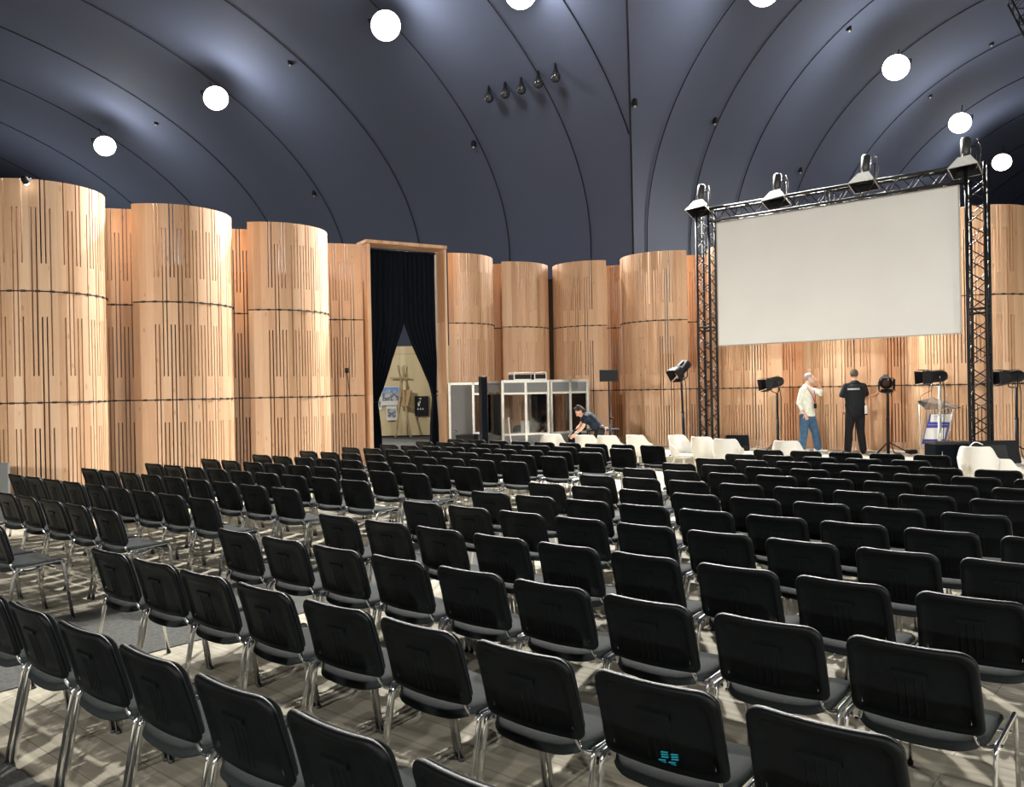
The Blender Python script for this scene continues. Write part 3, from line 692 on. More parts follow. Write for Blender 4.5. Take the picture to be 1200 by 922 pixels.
q = MB(); q.box((0, 0, .15), (.16, .12, .30), bev=.006); q.build('carton', M_WHITE, t); q = MB(); q.box((0, 0, .31), (.165, .125, .02), bev=.004); q.build('lid', M_WHITE, t)
q = MB()
lean = empty('white_pole', at(596, 491, 17.9), 0, 'thin white pole leaning on the left window of the middle booth', 'pole')
q.tube([(0, 0, 0), (.02, -.04, -.3), (.07, -.09, -.6), (.11, -.12, lean.location.z * -1 + .01)], .013, 8); q.build('shaft', M_WHITE, lean)
q = MB(); q.blob((0, 0, .01), (.018, .018, .03), seg=10, rings=8); q.build('tip', M_WHITE, lean)
# open flight cases on the booth roof
rz = B2.rotation_euler.z
for k, (px0, px1, lab) in enumerate(((598, 620, 'left black case with silver edges on the middle booth roof'), (622, 637.5, 'right black case with silver edges on the middle booth roof'))):
    d_ = 18.75; a_ = at(px0, 445, d_); b_ = at(px1, 445, d_); w_ = (b_ - a_).length
    t = empty('flight_case', ((a_.x + b_.x) / 2, (a_.y + b_.y) / 2, 1.975), rz, lab, 'flight case', 'flight cases on the booth roof')
    q = MB(); q.box((0, 0, .065), (w_ - .02, .34, .11)); q.build('body', M_BLACK, t)
    q = MB()
    for z in (.012, .165):
        q.box((0, -.17, z), (w_, .02, .02)); q.box((0, .17, z), (w_, .02, .02))
    for x in (-w_ / 2 + .01, w_ / 2 - .01):
        for y in (-.17, .17): q.box((x, y, .09), (.02, .02, .17))
    q.build('silver_edging', M_ALU, t)
# column loudspeaker before the booth
v = at(566.5, 480, 17.3)
t = empty('column_loudspeaker', (v.x, v.y, 0), R(22), 'tall black column loudspeaker before the booths', 'loudspeaker')
q = MB(); q.box((0, 0, 1.32), (.14, .16, 1.46), bev=.012); q.build('column', M_BLACK, t)
q = MB(); q.box((0, -.084, 1.32), (.11, .012, 1.36)); q.build('grille', M_CLOTH, t)
q = MB(); q.box((0, .04, .30), (.40, .50, .60), bev=.015); q.build('subwoofer', M_BLACK, t)
q = MB(); q.box((0, -.214, .30), (.36, .012, .54)); q.build('subwoofer_grille', M_CLOTH, t)
v = inside(B1, L1, L1 * .62, -.45)
t = empty('black_equipment_crate', (v.x, v.y, 0), B1.rotation_euler.z, 'black equipment crate standing behind the column loudspeaker', 'crate')
q = MB(); q.box((0, 0, .38), (.42, .34, .72), bev=.015); q.build('body', M_BLACK, t); q = MB(); q.box((0, 0, .76), (.44, .36, .05), bev=.01); q.build('lid', M_BLACK, t)

# ------------------------------------------------------------------ screen, truss frame, beam lights
TL = Vector((4.26, 18.12, 0)); TR = Vector((8.245, 14.72, 0)); TD = (TR - TL).normalized(); TN = Vector((TD.y, -TD.x, 0)); TANG = math.atan2(TD.y, TD.x)
if TN.y > 0: TN = -TN
ZB = 5.42                                                    # centre line of the beam
t = empty('truss_frame', TL + Vector((0, 0, STAGE_Z)), 0, 'black lattice truss frame carrying the projection screen', 'truss')
def truss(name, p0, p1, s_, side, parent, pitch=0.21):
    p0, p1 = Vector(p0), Vector(p1); d = p1 - p0; L = d.length; z = d.normalized(); x = (Vector(side) - z * z.dot(Vector(side))).normalized(); y = z.cross(x); h = s_ / 2
    ch = MB(); cs = [(h, h), (-h, h), (-h, -h), (h, -h)]
    for a_, b_ in cs: ch.tube([p0 + x * a_ + y * b_, p1 + x * a_ + y * b_], 0.029, 8)
    o = ch.build(name, M_TRUSS, parent)
    br = MB(); n = max(2, round(L / pitch))
    for f in range(4):
        (a0, b0), (a1, b1) = cs[f], cs[(f + 1) % 4]
        A_, B_ = x * a0 + y * b0, x * a1 + y * b1
        for i in range(n):
            q0 = p0 + z * (L * i / n); q1 = p0 + z * (L * (i + 1) / n)
            if i % 2 == 0: br.tube([q0 + A_, q1 + B_], 0.011, 5, cap=False)
            else: br.tube([q0 + B_, q1 + A_], 0.011, 5, cap=False)
        for q0 in (p0 + z * .01, p1 - z * .01, p0 + d * .5, p0 + d * .5 + z * .08): br.tube([q0 + A_, q0 + B_], 0.012, 5, cap=False)
    br.build('bracing', M_TRUSS, o)
    return o
O = t.location
def loc(v): return Vector(v) - O
for P0 in (TL, TR):
    a_ = truss('tower', loc((P0.x, P0.y, STAGE_Z + .03)), loc((P0.x, P0.y, ZB + .14)), 0.29, TD, t)
    q = MB(); c = loc((P0.x, P0.y, STAGE_Z + .015)); q.box(c, (.62, .62, .03), TANG); q.build('base_plate', M_TRUSS, t)
truss('top_beam', loc(TL + TD * .16 + Vector((0, 0, ZB))), loc(TR - TD * .16 + Vector((0, 0, ZB))), 0.27, (0, 0, 1), t)
# projection screen hung inside
SL = at(840, 333, 17.85); SR = at(1125.5, 302, 14.82)
sdir = Vector((SR.x - SL.x, SR.y - SL.y, 0)); SW = sdir.length; sa = math.atan2(sdir.y, sdir.x)
zt_, zb_ = 5.245, 2.60
t = empty('projection_screen', (SL.x, SL.y, zb_), sa, 'large blank white projection screen above the stage', 'projection screen')
q = MB(); q.box((SW / 2, 0.004, (zt_ - zb_) / 2), (SW - .05, .004, zt_ - zb_ - .05)); q.build('fabric', M_SCREEN, t)
q = MB()
for c, s_ in (((SW / 2, .02, .012), (SW, .03, .024)), ((SW / 2, .02, zt_ - zb_ - .012), (SW, .03, .024)), ((.012, .02, (zt_ - zb_) / 2), (.024, .03, zt_ - zb_)), ((SW - .012, .02, (zt_ - zb_) / 2), (.024, .03, zt_ - zb_))): q.box(c, s_)
q.build('frame', M_ALU, t)
q = MB()
for i in range(24): x = .1 + (SW - .2) * i / 23; q.tube([(x, .02, zt_ - zb_), (x, .02, zt_ - zb_ + .05)], .006, 5)
q.build('lacing', M_BLACK, t)
M_HOOD = noisy('worn_grey_hood', (0.30, 0.30, 0.28), (0.36, 0.36, 0.34), 14, 0.5)
M_GREYCAN = noisy('grey_lamp_can', (0.06, 0.06, 0.06), (0.09, 0.09, 0.09), 20, 0.4, 0.3)
def beam_light(p, lean, label):
    t = empty('barn_door_spotlight', p, TANG + PI, label, 'spotlight', 'spotlights clamped on the truss beam')
    T = Matrix.Rotation(R(lean), 4, 'Y') @ Matrix.Rotation(R(20), 4, 'X')
    q = MB(); q.lathe([(.07, .10), (.08, .13), (.055, .20), (.082, .22), (.088, .50), (.075, .53), (.03, .54)], seg=20, mat=T); q.build('lamp_can', M_GREYCAN, t)
    q = MB(); vs = [T @ Vector(v) for v in ((-.10, -.10, .12), (.10, -.10, .12), (.10, .10, .12), (-.10, .10, .12), (-.24, -.20, -.13), (.24, -.20, -.13), (.24, .20, -.13), (-.24, .20, -.13),
        (-.22, -.18, -.13), (.22, -.18, -.13), (.22, .18, -.13), (-.22, .18, -.13), (-.085, -.085, .11), (.085, -.085, .11), (.085, .085, .11), (-.085, .085, .11))]
    q.add(vs, [(0, 1, 5, 4), (1, 2, 6, 5), (2, 3, 7, 6), (3, 0, 4, 7), (0, 3, 2, 1), (4, 5, 9, 8), (5, 6, 10, 9), (6, 7, 11, 10), (7, 4, 8, 11)])
    lin = MB(); lin.add(vs[8:], [(0, 1, 5, 4), (1, 2, 6, 5), (2, 3, 7, 6), (3, 0, 4, 7), (4, 5, 6, 7)]); lin.build('hood_lining', M_BLACK, t)
    q.build('hood', M_HOOD, t)
    q = MB(); q.tube([T @ Vector((-.10, 0, .35)), T @ Vector((-.17, 0, .33)), T @ Vector((-.19, 0, .0)), Vector((-.20, .1, -.10))], .016, 6)
    q.tube([T @ Vector((-.10, 0, .42)), T @ Vector((-.20, .05, .45)), T @ Vector((-.26, .05, .25)), Vector((-.24, .1, -.06))], .007, 5); q.build('yoke', M_GREYCAN, t)
    return t
for px, py, dd, lean, lab in ((821, 243, 18.05, 4, 'spotlight with barn doors on top of the left truss tower'), (911, 232, 16.97, 5, 'second spotlight from the left on the truss beam'),
                      (1014, 212, 15.82, 2, 'third spotlight from the left on the truss beam'), (1132, 194, 14.62, 3, 'spotlight on the beam beside the right truss tower')):
    beam_light(at(px, py, dd) + TN * .05, lean, lab)

# ------------------------------------------------------------------ spotlights on stands
def fresnel(px, py, dep, yaw, pitch_, pole_px, label, zfoot, silver=False, s_=0.78):
    """head centre at a pixel; yaw = where the lens looks (0 = towards the camera, + = to the left)"""
    c = at(px, py, dep); pp = at(pole_px[0], pole_px[1], dep)
    foot = at(pole_px[2], pole_px[3], dep)
    t = empty('stand_spotlight', (foot.x, foot.y, zfoot), 0, label, 'spotlight', 'spotlights on stands at the back of the stage')
    o = Vector(t.location); hl = c - o
    A_ = Matrix.Translation(hl) @ Matrix.Rotation(-R(yaw), 4, 'Z') @ Matrix.Rotation(-R(pitch_), 4, 'X') @ Matrix.Rotation(R(90), 4, 'X') @ Matrix.Scale(s_, 4)   # local +z -> lens direction (-y)
    q = MB(); q.lathe([(.04, -.24), (.10, -.23), (.135, -.16), (.14, .10), (.155, .12), (.155, .19), (.13, .19), (.12, .15)], seg=22, mat=A_)
    for k in range(5): q.box(None, (.20, .02, .10), mat=A_ @ Matrix.Translation((0, .15, -.12 + .05 * k)) @ Matrix.Scale(.5, 4))
    q.build('housing', M_BLACK, t)
    q = MB(); q.lathe([(.128, .150), (.10, .165), (.05, .175), (.01, .178)], seg=22, mat=A_); q.build('lens', mat('amber_dark_lens', (0.05, 0.025, 0.018), 0.15), t)
    for k in range(4):
        B_ = A_ @ Matrix.Rotation(k * PI / 2, 4, 'Z'); sp = .23 if k % 2 else .21
        q = MB(); w0, w1 = .13, .155
        vs = [B_ @ Vector(v) for v in ((-w0, .15, .19), (w0, .15, .19), (w1, .15 + sp * .14, .19 + sp), (-w1, .15 + sp * .14, .19 + sp), (-w0, .158, .19), (w0, .158, .19), (w1, .158 + sp * .14, .19 + sp), (-w1, .158 + sp * .14, .19 + sp))]
        q.add(vs, [(3, 2, 1, 0), (4, 5, 6, 7), (0, 1, 5, 4), (1, 2, 6, 5), (2, 3, 7, 6), (3, 0, 4, 7)]); q.build('barn_door', M_BLACK, t)
    q = MB(); sd = [A_ @ Vector((x, 0, 0)) for x in (-.17, .17)]; bt = pp - o
    q.tube(fillet([sd[0], sd[0] + Vector((0, 0, -.19)), bt, sd[1] + Vector((0, 0, -.19)), sd[1]], .04), .011, 6); q.build('yoke', M_CHROME if silver else M_BLACK, t)
    q = MB(); base = Vector((0, 0, .02)); q.tube([bt, bt.lerp(base, .45)], .025, 8); q.tube([bt.lerp(base, .42), base], .032, 8); q.blob(bt.lerp(base, .43), (.035, .035, .035), seg=10, rings=8)
    for k in range(3):
        a_ = k * 2 * PI / 3 + 1.6; q.tube([bt.lerp(base, .80), (math.cos(a_) * .42, math.sin(a_) * .42, .02)], .012, 6)
    q.build('stand', M_ALU if silver else M_BLACK, t)
    q = MB(); q.tube(fillet([bt + Vector((.05, 0, .12)), bt + Vector((.10, .02, -.1)), bt.lerp(base, .8) + Vector((.06, 0, 0)), Vector((.12, .02, .02)), Vector((.3, .1, .01))], .1), .008, 5); q.build('cable', M_BLACK, t)
    return t
fresnel(800, 431, 17.4, 58, -34, (798.5, 446, 802, 512), 'spotlight on a stand left of the truss, tilted down with open flaps', STAGE_Z)
fresnel(908, 448, 18.0, 72, -10, (910.5, 461, 912, 524), 'spotlight on a stand between the screen and the bearded man', STAGE_Z)
fresnel(1038, 447, 16.7, 20, -14, (1040, 461, 1041, 531), 'spotlight facing the seats, touched by the man in black', STAGE_Z)
fresnel(1097, 441, 15.4, 88, -3, (1101.5, 453, 1101, 528), 'spotlight on a silver pole above the clear lectern', STAGE_Z, silver=True)
fresnel(1187, 441, 14.9, 88, -4, (1191, 454, 1192, 530), 'rightmost spotlight on a stand by the right truss tower', STAGE_Z)
# small monitor on a pole
v = at(716, 505, 17.7)
t = empty('pole_monitor', (v.x, v.y, 0), R(3), 'small black monitor on a pole beside the bending person', 'monitor')
zz = at(714, 440, 17.7).z
q = MB(); q.box((-.03, -.02, zz), (.39, .05, .25), bev=.008); q.build('display', M_BLACK, t)
q = MB(); q.tube([(-.03, 0, zz - .1), (-.015, .01, .03)], .017, 8); q.tube([(-.02, .01, 1.0), (-.015, .01, .03)], .026, 8); q.blob((.02, .01, 1.12), (.05, .02, .02), seg=8, rings=6); q.build('pole', M_BLACK, t)
q = MB(); q.lathe([(.22, 0), (.22, .02), (.05, .04), (.02, .06)], seg=20); q.build('base', M_BLACK, t)
# wedge loudspeakers and cases on the stage
def wedge(p, rz, w_, label):
    t = empty('stage_wedge_monitor', p, rz, label, 'loudspeaker'); q = MB(); w2 = w_ / 2
    prof = [(-.20, 0), (.18, 0), (.22, .16), (.10, .30), (-.02, .34), (-.22, .10)]
    vs = [(x, y, z) for x in (-w2, w2) for y, z in prof]; n = 6
    q.add(vs, [tuple(range(n)), tuple(reversed(range(n, 2 * n)))] + [(i + n, (i + 1) % n + n, (i + 1) % n, i) for i in range(n)]); o = q.build('cabinet', M_BLACK, t)
    md = o.modifiers.new('bevel', 'BEVEL'); md.width = .015; md.segments = 2
    q = MB(); M_ = Matrix.Translation((0, -.125, .225)) @ Matrix.Rotation(R(50), 4, 'X'); q.box(None, (w_ - .05, .27, .012), mat=M_); q.build('grille', M_CLOTH, t)
    return t
v = at(864, 526, 18.7); wedge((v.x, v.y, STAGE_Z), R(-10), .50, 'black wedge loudspeaker on the stage under the screen')
v = at(1068, 530, 16.9)
t = empty('black_floor_box', (v.x, v.y, STAGE_Z), 0, 'small flat black box on the stage behind the lectern', 'floor box')
q = MB(); q.box((0, 0, .04), (.20, .16, .08), bev=.03); q.build('case', M_BLACK, t); q = MB(); q.tube([(.1, 0, .03), (.16, .06, .015), (.25, .05, .012)], .008, 5); q.build('cable', M_BLACK, t)
t = empty('low_stage_flight_case', (at(1114, 530, 13.6).x, at(1114, 530, 13.6).y, STAGE_Z), R(-2), 'long low black case on the stage before the right truss tower', 'flight case')
q = MB(); q.box((0, 0, .235), (.66, .40, .38), bev=.012); q.build('body', M_CLOTH, t)
q = MB(); q.box((0, 0, .445), (.68, .42, .04), bev=.012); q.build('lid', M_RUBBER, t)
q = MB(); q.tube(fillet([(-.24, -.205, .25), (-.24, -.225, .25), (-.24, -.225, .33), (-.24, -.205, .33)], .01), .008, 6); q.box((.05, -.205, .28), (.04, .01, .05)); q.build('latch', M_CHROME, t)
for x in (-.3, .3):
    q = MB()
    for y in (-.15, .15): q.tube([(x - .015, y, .025), (x + .015, y, .025)], .025, 10)
    q.build('castor', M_RUBBER, t)
# confidence monitor lying tilted: we see its back
v = at(1166, 531, 12.9)
t = empty('tilted_stage_monitor', (v.x, v.y, STAGE_Z), R(-6), 'black screen tilted on the stage floor, its back to the seats', 'monitor')
T = Matrix.Translation((0, 0, .34)) @ Matrix.Rotation(R(-24), 4, 'X')
q = MB(); q.box(None, (.70, .045, .37), mat=T); o = q.build('display', M_BLACK, t); md = o.modifiers.new('bevel', 'BEVEL'); md.width = .012; md.segments = 2
q = MB(); q.box(None, (.34, .05, .22), mat=T @ Matrix.Translation((-.02, -.04, -.02))); q.build('back_cover', noisy('dark_grey_plastic', (.02, .022, .022), (.028, .03, .03), 30, .4), t)
q = MB(); q.tube([(-.25, .10, .02), (-.25, .02, .30)], .014, 6); q.tube([(.25, .10, .02), (.25, .02, .30)], .014, 6); q.tube([(-.25, .18, .014), (-.25, -.12, .014)], .014, 6); q.tube([(.25, .18, .014), (.25, -.12, .014)], .014, 6); q.build('floor_bracket', M_BLACK, t)
q = MB(); q.tube(fillet([(-.20, -.05, .46), (-.33, -.08, .52), (-.42, -.06, .40), (-.46, 0, .03)], .08), .009, 6); q.build('cable', M_WHITE, t)

# lectern of clear acrylic
def acrylic():
    m = bpy.data.materials.new('clear_acrylic'); m.use_nodes = True; nt = m.node_tree; N = nt.nodes; L = nt.links
    N.remove(N['Principled BSDF']); o = N['Material Output']
    tr = N.new('ShaderNodeBsdfTransparent'); tr.inputs[0].default_value = (0.88, 0.88, 0.88, 1)
    df = N.new('ShaderNodeBsdfDiffuse'); df.inputs[0].default_value = (0.7, 0.7, 0.7, 1); gl = N.new('ShaderNodeBsdfGlossy'); gl.inputs['Roughness'].default_value = 0.08
    m1 = N.new('ShaderNodeMixShader'); m1.inputs[0].default_value = 0.12; m2 = N.new('ShaderNodeMixShader'); fr = N.new('ShaderNodeFresnel')
    L.new(tr.outputs[0], m1.inputs[1]); L.new(df.outputs[0], m1.inputs[2]); L.new(fr.outputs[0], m2.inputs[0]); L.new(m1.outputs[0], m2.inputs[1]); L.new(gl.outputs[0], m2.inputs[2]); L.new(m2.outputs[0], o.inputs[0]); return m
M_ACR = acrylic(); M_BLUEP = mat('royal_blue_print', (0.035, 0.030, 0.30), 0.45)
LD = 15.9
v = at(1098, 528, LD)
t = empty('acrylic_lectern', (v.x, v.y, STAGE_Z), R(-4), 'clear acrylic lectern with a blue and white poster on the stage', 'lectern')
k = LD / FPX
def lx(px): return (px - 1098) * k
def lz(py): return (447.2 - py) * k + CAM_H - STAGE_Z
q = MB(); q.tube([(lx(1079), 0, lz(474)), (lx(1079.5), 0, .03)], .014, 8); q.tube([(lx(1119), .05, lz(480)), (lx(1109), .1, .03)], .012, 8); q.build('post', M_ALU, t)
q = MB(); q.add([(lx(1074), -.12, lz(470)), (lx(1080), -.25, lz(479.5)), (lx(1120), -.25, lz(478)), (lx(1099), .18, lz(466))] + [(lx(1074), -.12, lz(469)), (lx(1080), -.25, lz(478.5)), (lx(1120), -.25, lz(477)), (lx(1099), .18, lz(465))], [(3, 2, 1, 0), (4, 5, 6, 7), (0, 1, 5, 4), (1, 2, 6, 5), (2, 3, 7, 6), (3, 0, 4, 7)]); q.build('reading_top', M_ACR, t)
def quadplate(P, th, y=0.0):
    q = MB(); q.add([(lx(a_), y, lz(b_)) for a_, b_ in P] + [(lx(a_), y + th, lz(b_)) for a_, b_ in P], [(0, 1, 2, 3), (7, 6, 5, 4), (4, 5, 1, 0), (5, 6, 2, 1), (6, 7, 3, 2), (7, 4, 0, 3)]); return q
quadplate([(1078, 526), (1107, 526), (1119, 481), (1087, 481)], .012, 0.03).build('front_sheet', M_ACR, t)
quadplate([(1081, 520), (1108, 517.5), (1116, 485), (1091.5, 485)], .006, 0.012).build('poster', M_BLUEP, t)
quadplate([(1090.8, 494), (1113.2, 494.5), (1116, 485.2), (1092.2, 485.2)], .004, 0.006).build('poster_white_top', M_PAPER, t)
quadplate([(1083.5, 514), (1107, 514.5), (1110, 501), (1086.8, 501)], .004, 0.006).build('poster_white_field', M_PAPER, t)
q = MB(); M_PALEB = mat('pale_blue_print', (0.25, 0.27, 0.62), .5)
for i in range(9): q.box((lx(1089.5 + i * 2.6), .004, lz(497.4)), (.028, .004, .018))
for i in range(5): q.box((lx(1096 + i * 2.4), .002, lz(487.6)), (.026, .004, .012))
q.build('poster_lettering', M_PALEB, t)
q = MB(); q.tube(fillet([(lx(1077), -.12, lz(470)), (lx(1077), -.13, lz(463)), (lx(1090), -.10, lz(457))], .05), .005, 5); q.blob((lx(1077), -.12, lz(470)), (.025, .02, .02), seg=8, rings=6); q.blob((lx(1117), -.24, lz(477)), (.02, .02, .015), seg=8, rings=6); q.build('microphone', M_BLACK, t)

# ------------------------------------------------------------------ people
def mixmat(name, c, rough=0.8): return noisy(name, c, tuple(min(1, x * 1.18) for x in c), 18, rough, 0, 0.1, 90, 0.25)
M_SKIN = mat('skin', (0.58, 0.33, 0.23), 0.5); M_DENIM = noisy('blue_denim', (0.035, 0.085, 0.16), (0.055, 0.12, 0.21), 14, 0.85, 0, .2, 120)
M_CREAM = mixmat('cream_jersey', (0.60, 0.62, 0.54)); M_TEE = mixmat('black_jersey', (0.010, 0.012, 0.015)); M_TROU = mixmat('black_trousers', (0.010, 0.010, 0.012))
M_NAVY = mixmat('dark_navy_jersey', (0.010, 0.016, 0.026)); M_GHAIR = mixmat('grey_hair', (0.22, 0.21, 0.21)); M_BEARD = mixmat('grey_beard', (0.42, 0.40, 0.38)); M_DHAIR = mixmat('dark_brown_hair', (0.028, 0.018, 0.014)); M_SHAIR = mixmat('short_brown_hair', (0.07, 0.055, 0.045))
M_WSHOE = mat('white_shoe', (0.62, 0.62, 0.58), 0.5); M_EYE = mat('eye', (0.03, 0.02, 0.02), 0.2); M_RED = mat('red_ribbon', (0.45, 0.06, 0.07), 0.7); M_LIP = mat('lips', (0.40, 0.16, 0.13), 0.5)
def V(*a): return Vector(a)
def remesh(o, vox, smooth=2):
    m = o.modifiers.new('one_surface', 'REMESH'); m.mode = 'VOXEL'; m.voxel_size = vox; m.use_smooth_shade = True
    if smooth: s_ = o.modifiers.new('soften', 'SMOOTH'); s_.iterations = smooth; s_.factor = 0.5
    return o
def basis(f, up=Vector((0, 0, 1))):
    f = f.normalized(); r = f.cross(up).normalized(); u = r.cross(f); return Matrix((r, f, u)).transposed()
def add_head(q, c, f, up=Vector((0, 0, 1)), s_=1.0):
    B = basis(f, up); P = lambda x, y, z: c + B @ Vector((x * s_, y * s_, z * s_))
    q.blob(P(0, -.008, .022), (.076 * s_, .094 * s_, .092 * s_), B)
    q.blob(P(0, .022, -.035), (.058 * s_, .066 * s_, .075 * s_), B)
    q.blob(P(0, .055, -.078), (.030 * s_, .028 * s_, .024 * s_), B, 10, 8)            # chin
    q.limb([(P(0, .085, .018), .010 * s_, .010 * s_), (P(0, .108, -.018), .016 * s_, .013 * s_)], B @ Vector((1, 0, 0)), 8)    # nose
    q.blob(P(0, .080, .032), (.050 * s_, .014 * s_, .010 * s_), B, 10, 6)             # brow
    for x in (-1, 1): q.blob(P(x * .078, -.004, -.002), (.010 * s_, .020 * s_, .032 * s_), B, 8, 8); q.blob(P(x * .042, .052, -.018), (.024 * s_, .026 * s_, .022 * s_), B, 8, 6)
    return P, B
def add_hand(q, w, d, pn, curl=0.5, s_=1.0, side=1):
    """w wrist, d direction of the hand, pn palm normal"""
    d = d.normalized(); pn = (pn - d * pn.dot(d)).normalized(); a_ = d.cross(pn) * side
    q.limb([(w, .026 * s_, .018 * s_), (w + d * .045, .037 * s_, .016 * s_), (w + d * .085, .040 * s_, .014 * s_)], a_, 10)
    for k, (off, L) in enumerate(((-.030, .062), (-.010, .074), (.010, .070), (.029, .055))):
        p = w + d * .085 * s_ + a_ * off * s_; c = curl * (0.9 + .1 * k); dd = d; ch = [(p - d * .012, .0095, .0090)]
        for f in (.42, .33, .25):
            dd = (dd * math.cos(c * .8) + pn * math.sin(c * .8)).normalized(); p = p + dd * L * f * s_; ch.append((p, .0088, .0085))
        q.limb(ch, a_, 8)
    p = w + d * .025 * s_ - a_ * .028 * s_; dd = (d * .6 - a_ * .7 + pn * .4).normalized(); ch = [(p, .012, .011)]
    for f in (.035, .028): p = p + dd * f * s_; dd = (dd + d * .5 + pn * .3).normalized(); ch.append((p, .0105, .010))
    q.limb(ch, pn, 8)
def person(base, rz, label, J, cloth):
    """J: joints in metres from the base; one continuous body, clothing as its own surfaces"""
    t = empty('person', base, rz, label, 'person')
    q = MB(); sh = (J['shR'] - J['shL']).normalized(); hp = (J['hipR'] - J['hipL']).normalized()
    mid = (J['shL'] + J['shR']) / 2; hm = (J['hipL'] + J['hipR']) / 2; wst = hm.lerp(mid, .38) + J.get('bend', V(0, 0, 0)) * .6; cst = hm.lerp(mid, .78) + J.get('bend', V(0, 0, 0)) * .6
    k = J.get('k', 1.0)
    def torso(q, g, lift=0.0):
        q.limb([(hm + (mid - hm).normalized() * (lift - .04), .150 * k + g, .110 * k + g), (hm.lerp(wst, .5) + (mid - hm).normalized() * lift * .45, .158 * k + g, .118 * k + g), (wst, .145 * k + g, .110 * k + g), (wst.lerp(cst, .5), .158 * k + g, .118 * k + g), (cst, .172 * k + g, .120 * k + g), (mid - (mid - cst) * .12, .160 * k + g, .095 * k + g), (mid + (mid - cst) * .25, .085 * k + g, .062 * k + g)], sh, 20)
    torso(q, 0)
    q.limb([(mid + (mid - cst) * .1, .060, .058), (J['head'] - (J['head'] - mid) * .35, .052, .054)], sh, 12)
    P, B = add_head(q, J['head'], J['look'], J.get('up', V(0, 0, 1)), J.get('hs', 1.0))
    for s_ in 'LR':
        a_, e, w = J['sh' + s_], J['el' + s_], J['wr' + s_]
        q.limb([(a_, .052, .050), (a_.lerp(e, .35), .047, .047), (e, .037, .037), (e.lerp(w, .3), .039, .037), (w, .026, .022)], seg=12)
        add_hand(q, w, J['hd' + s_], J['pn' + s_], J.get('curl' + s_, .5), side=1 if s_ == 'R' else -1)
        h_, kn, an, to = J['hip' + s_], J['kn' + s_], J['an' + s_], J['to' + s_]
        q.limb([(h_, .090, .092), (h_.lerp(kn, .4), .080, .084), (kn, .055, .058), (kn.lerp(an, .3), .054, .058), (an, .036, .040)], hp, 14)
        q.limb([(an - V(0, 0, .02) - (to - an).normalized() * .03, .036, .030), (an.lerp(to, .55) - V(0, 0, .015), .042, .028), (to, .036, .020)], hp, 10)
    remesh(q.build('body', M_SKIN, t), .0085)
    # clothing
    q = MB(); torso(q, .016, .11); q.limb([(J['shL'] + V(0, 0, -.012), .060, .060), (mid + V(0, 0, .012), .072, .072), (J['shR'] + V(0, 0, -.012), .060, .060)], V(0, 0, 1), 14)
    if cloth.get('hem'): q.limb([(hm + (mid - hm).normalized() * .10, .165 * k, .128 * k), (hm - (mid - hm).normalized() * cloth['hem'], .172 * k, .136 * k)], hp, 20)
    for s_ in 'LR':
        a_, e, w = J['sh' + s_], J['el' + s_], J['wr' + s_]; f = cloth['sleeve']
        ch = [(a_ - V(0, 0, .008), .060, .060), (a_.lerp(e, .35), .064, .062)]
        if f <= 1: ch.append((a_.lerp(e, f), .066, .064))
        else: ch += [(e, .054, .052), (e.lerp(w, f - 1), .048, .046)]
        q.limb(ch, seg=12)
    remesh(q.build('shirt', cloth['shirt'], t), .010, 3)
    q = MB()
    q.limb([(hm + (mid - hm).normalized() * .10, .152 * k, .118 * k), (hm - V(0, 0, .02), .166 * k, .128 * k)], hp, 20)
    for s_ in 'LR':
        h_, kn, an = J['hip' + s_], J['kn' + s_], J['an' + s_]
        q.limb([(h_, .108, .108), (h_.lerp(kn, .4), .100, .102), (kn, .080, .083), (kn.lerp(an, .4), .078, .080), (an + V(0, 0, .01), .072, .074)], hp, 14)
    remesh(q.build('trousers', cloth['trousers'], t), .010, 3)
    for s_ in 'LR':
        an, to = J['an' + s_], J['to' + s_]; q = MB(); d = (to - an); d.z = 0; d.normalize(); b_ = V(an.x, an.y, to.z)
        q.limb([(b_ - d * .055 + V(0, 0, .012), .042, .040), (b_ + d * .03 + V(0, 0, .012), .046, .046), (b_ + d * .11, .050, .034), (V(to.x, to.y, to.z), .044, .026)], d.cross(V(0, 0, 1)), 12)
        remesh(q.build('shoe', cloth['shoe'], t), .009, 2)
    # face
    for x in (-1, 1):
        q = MB(); q.blob(P(x * .031, .083, .010), (.011, .008, .008), B, 8, 6); q.build('eye', M_EYE, t)
    q = MB(); q.blob(P(0, .087, -.052), (.024, .008, .006), B, 8, 6); q.build('mouth', M_LIP, t)
    # hair
    q = MB(); hs = J.get('hs', 1.0)
    q.blob(P(0, -.022, .034), (.083 * hs, .094 * hs, .092 * hs), B)
    if cloth.get('longer'): 
        q.blob(P(0, -.05, -.01), (.082, .065, .085), B)
        for a_ in range(9): q.blob(P(.055 * math.cos(a_ * .7), -.02 + .05 * math.sin(a_ * .7), .10 + .012 * (a_ % 3)), (.030, .030, .022), B, 8, 6)
    remesh(q.build('hair', cloth['hair'], t), .008, 1)
    return t, P, B
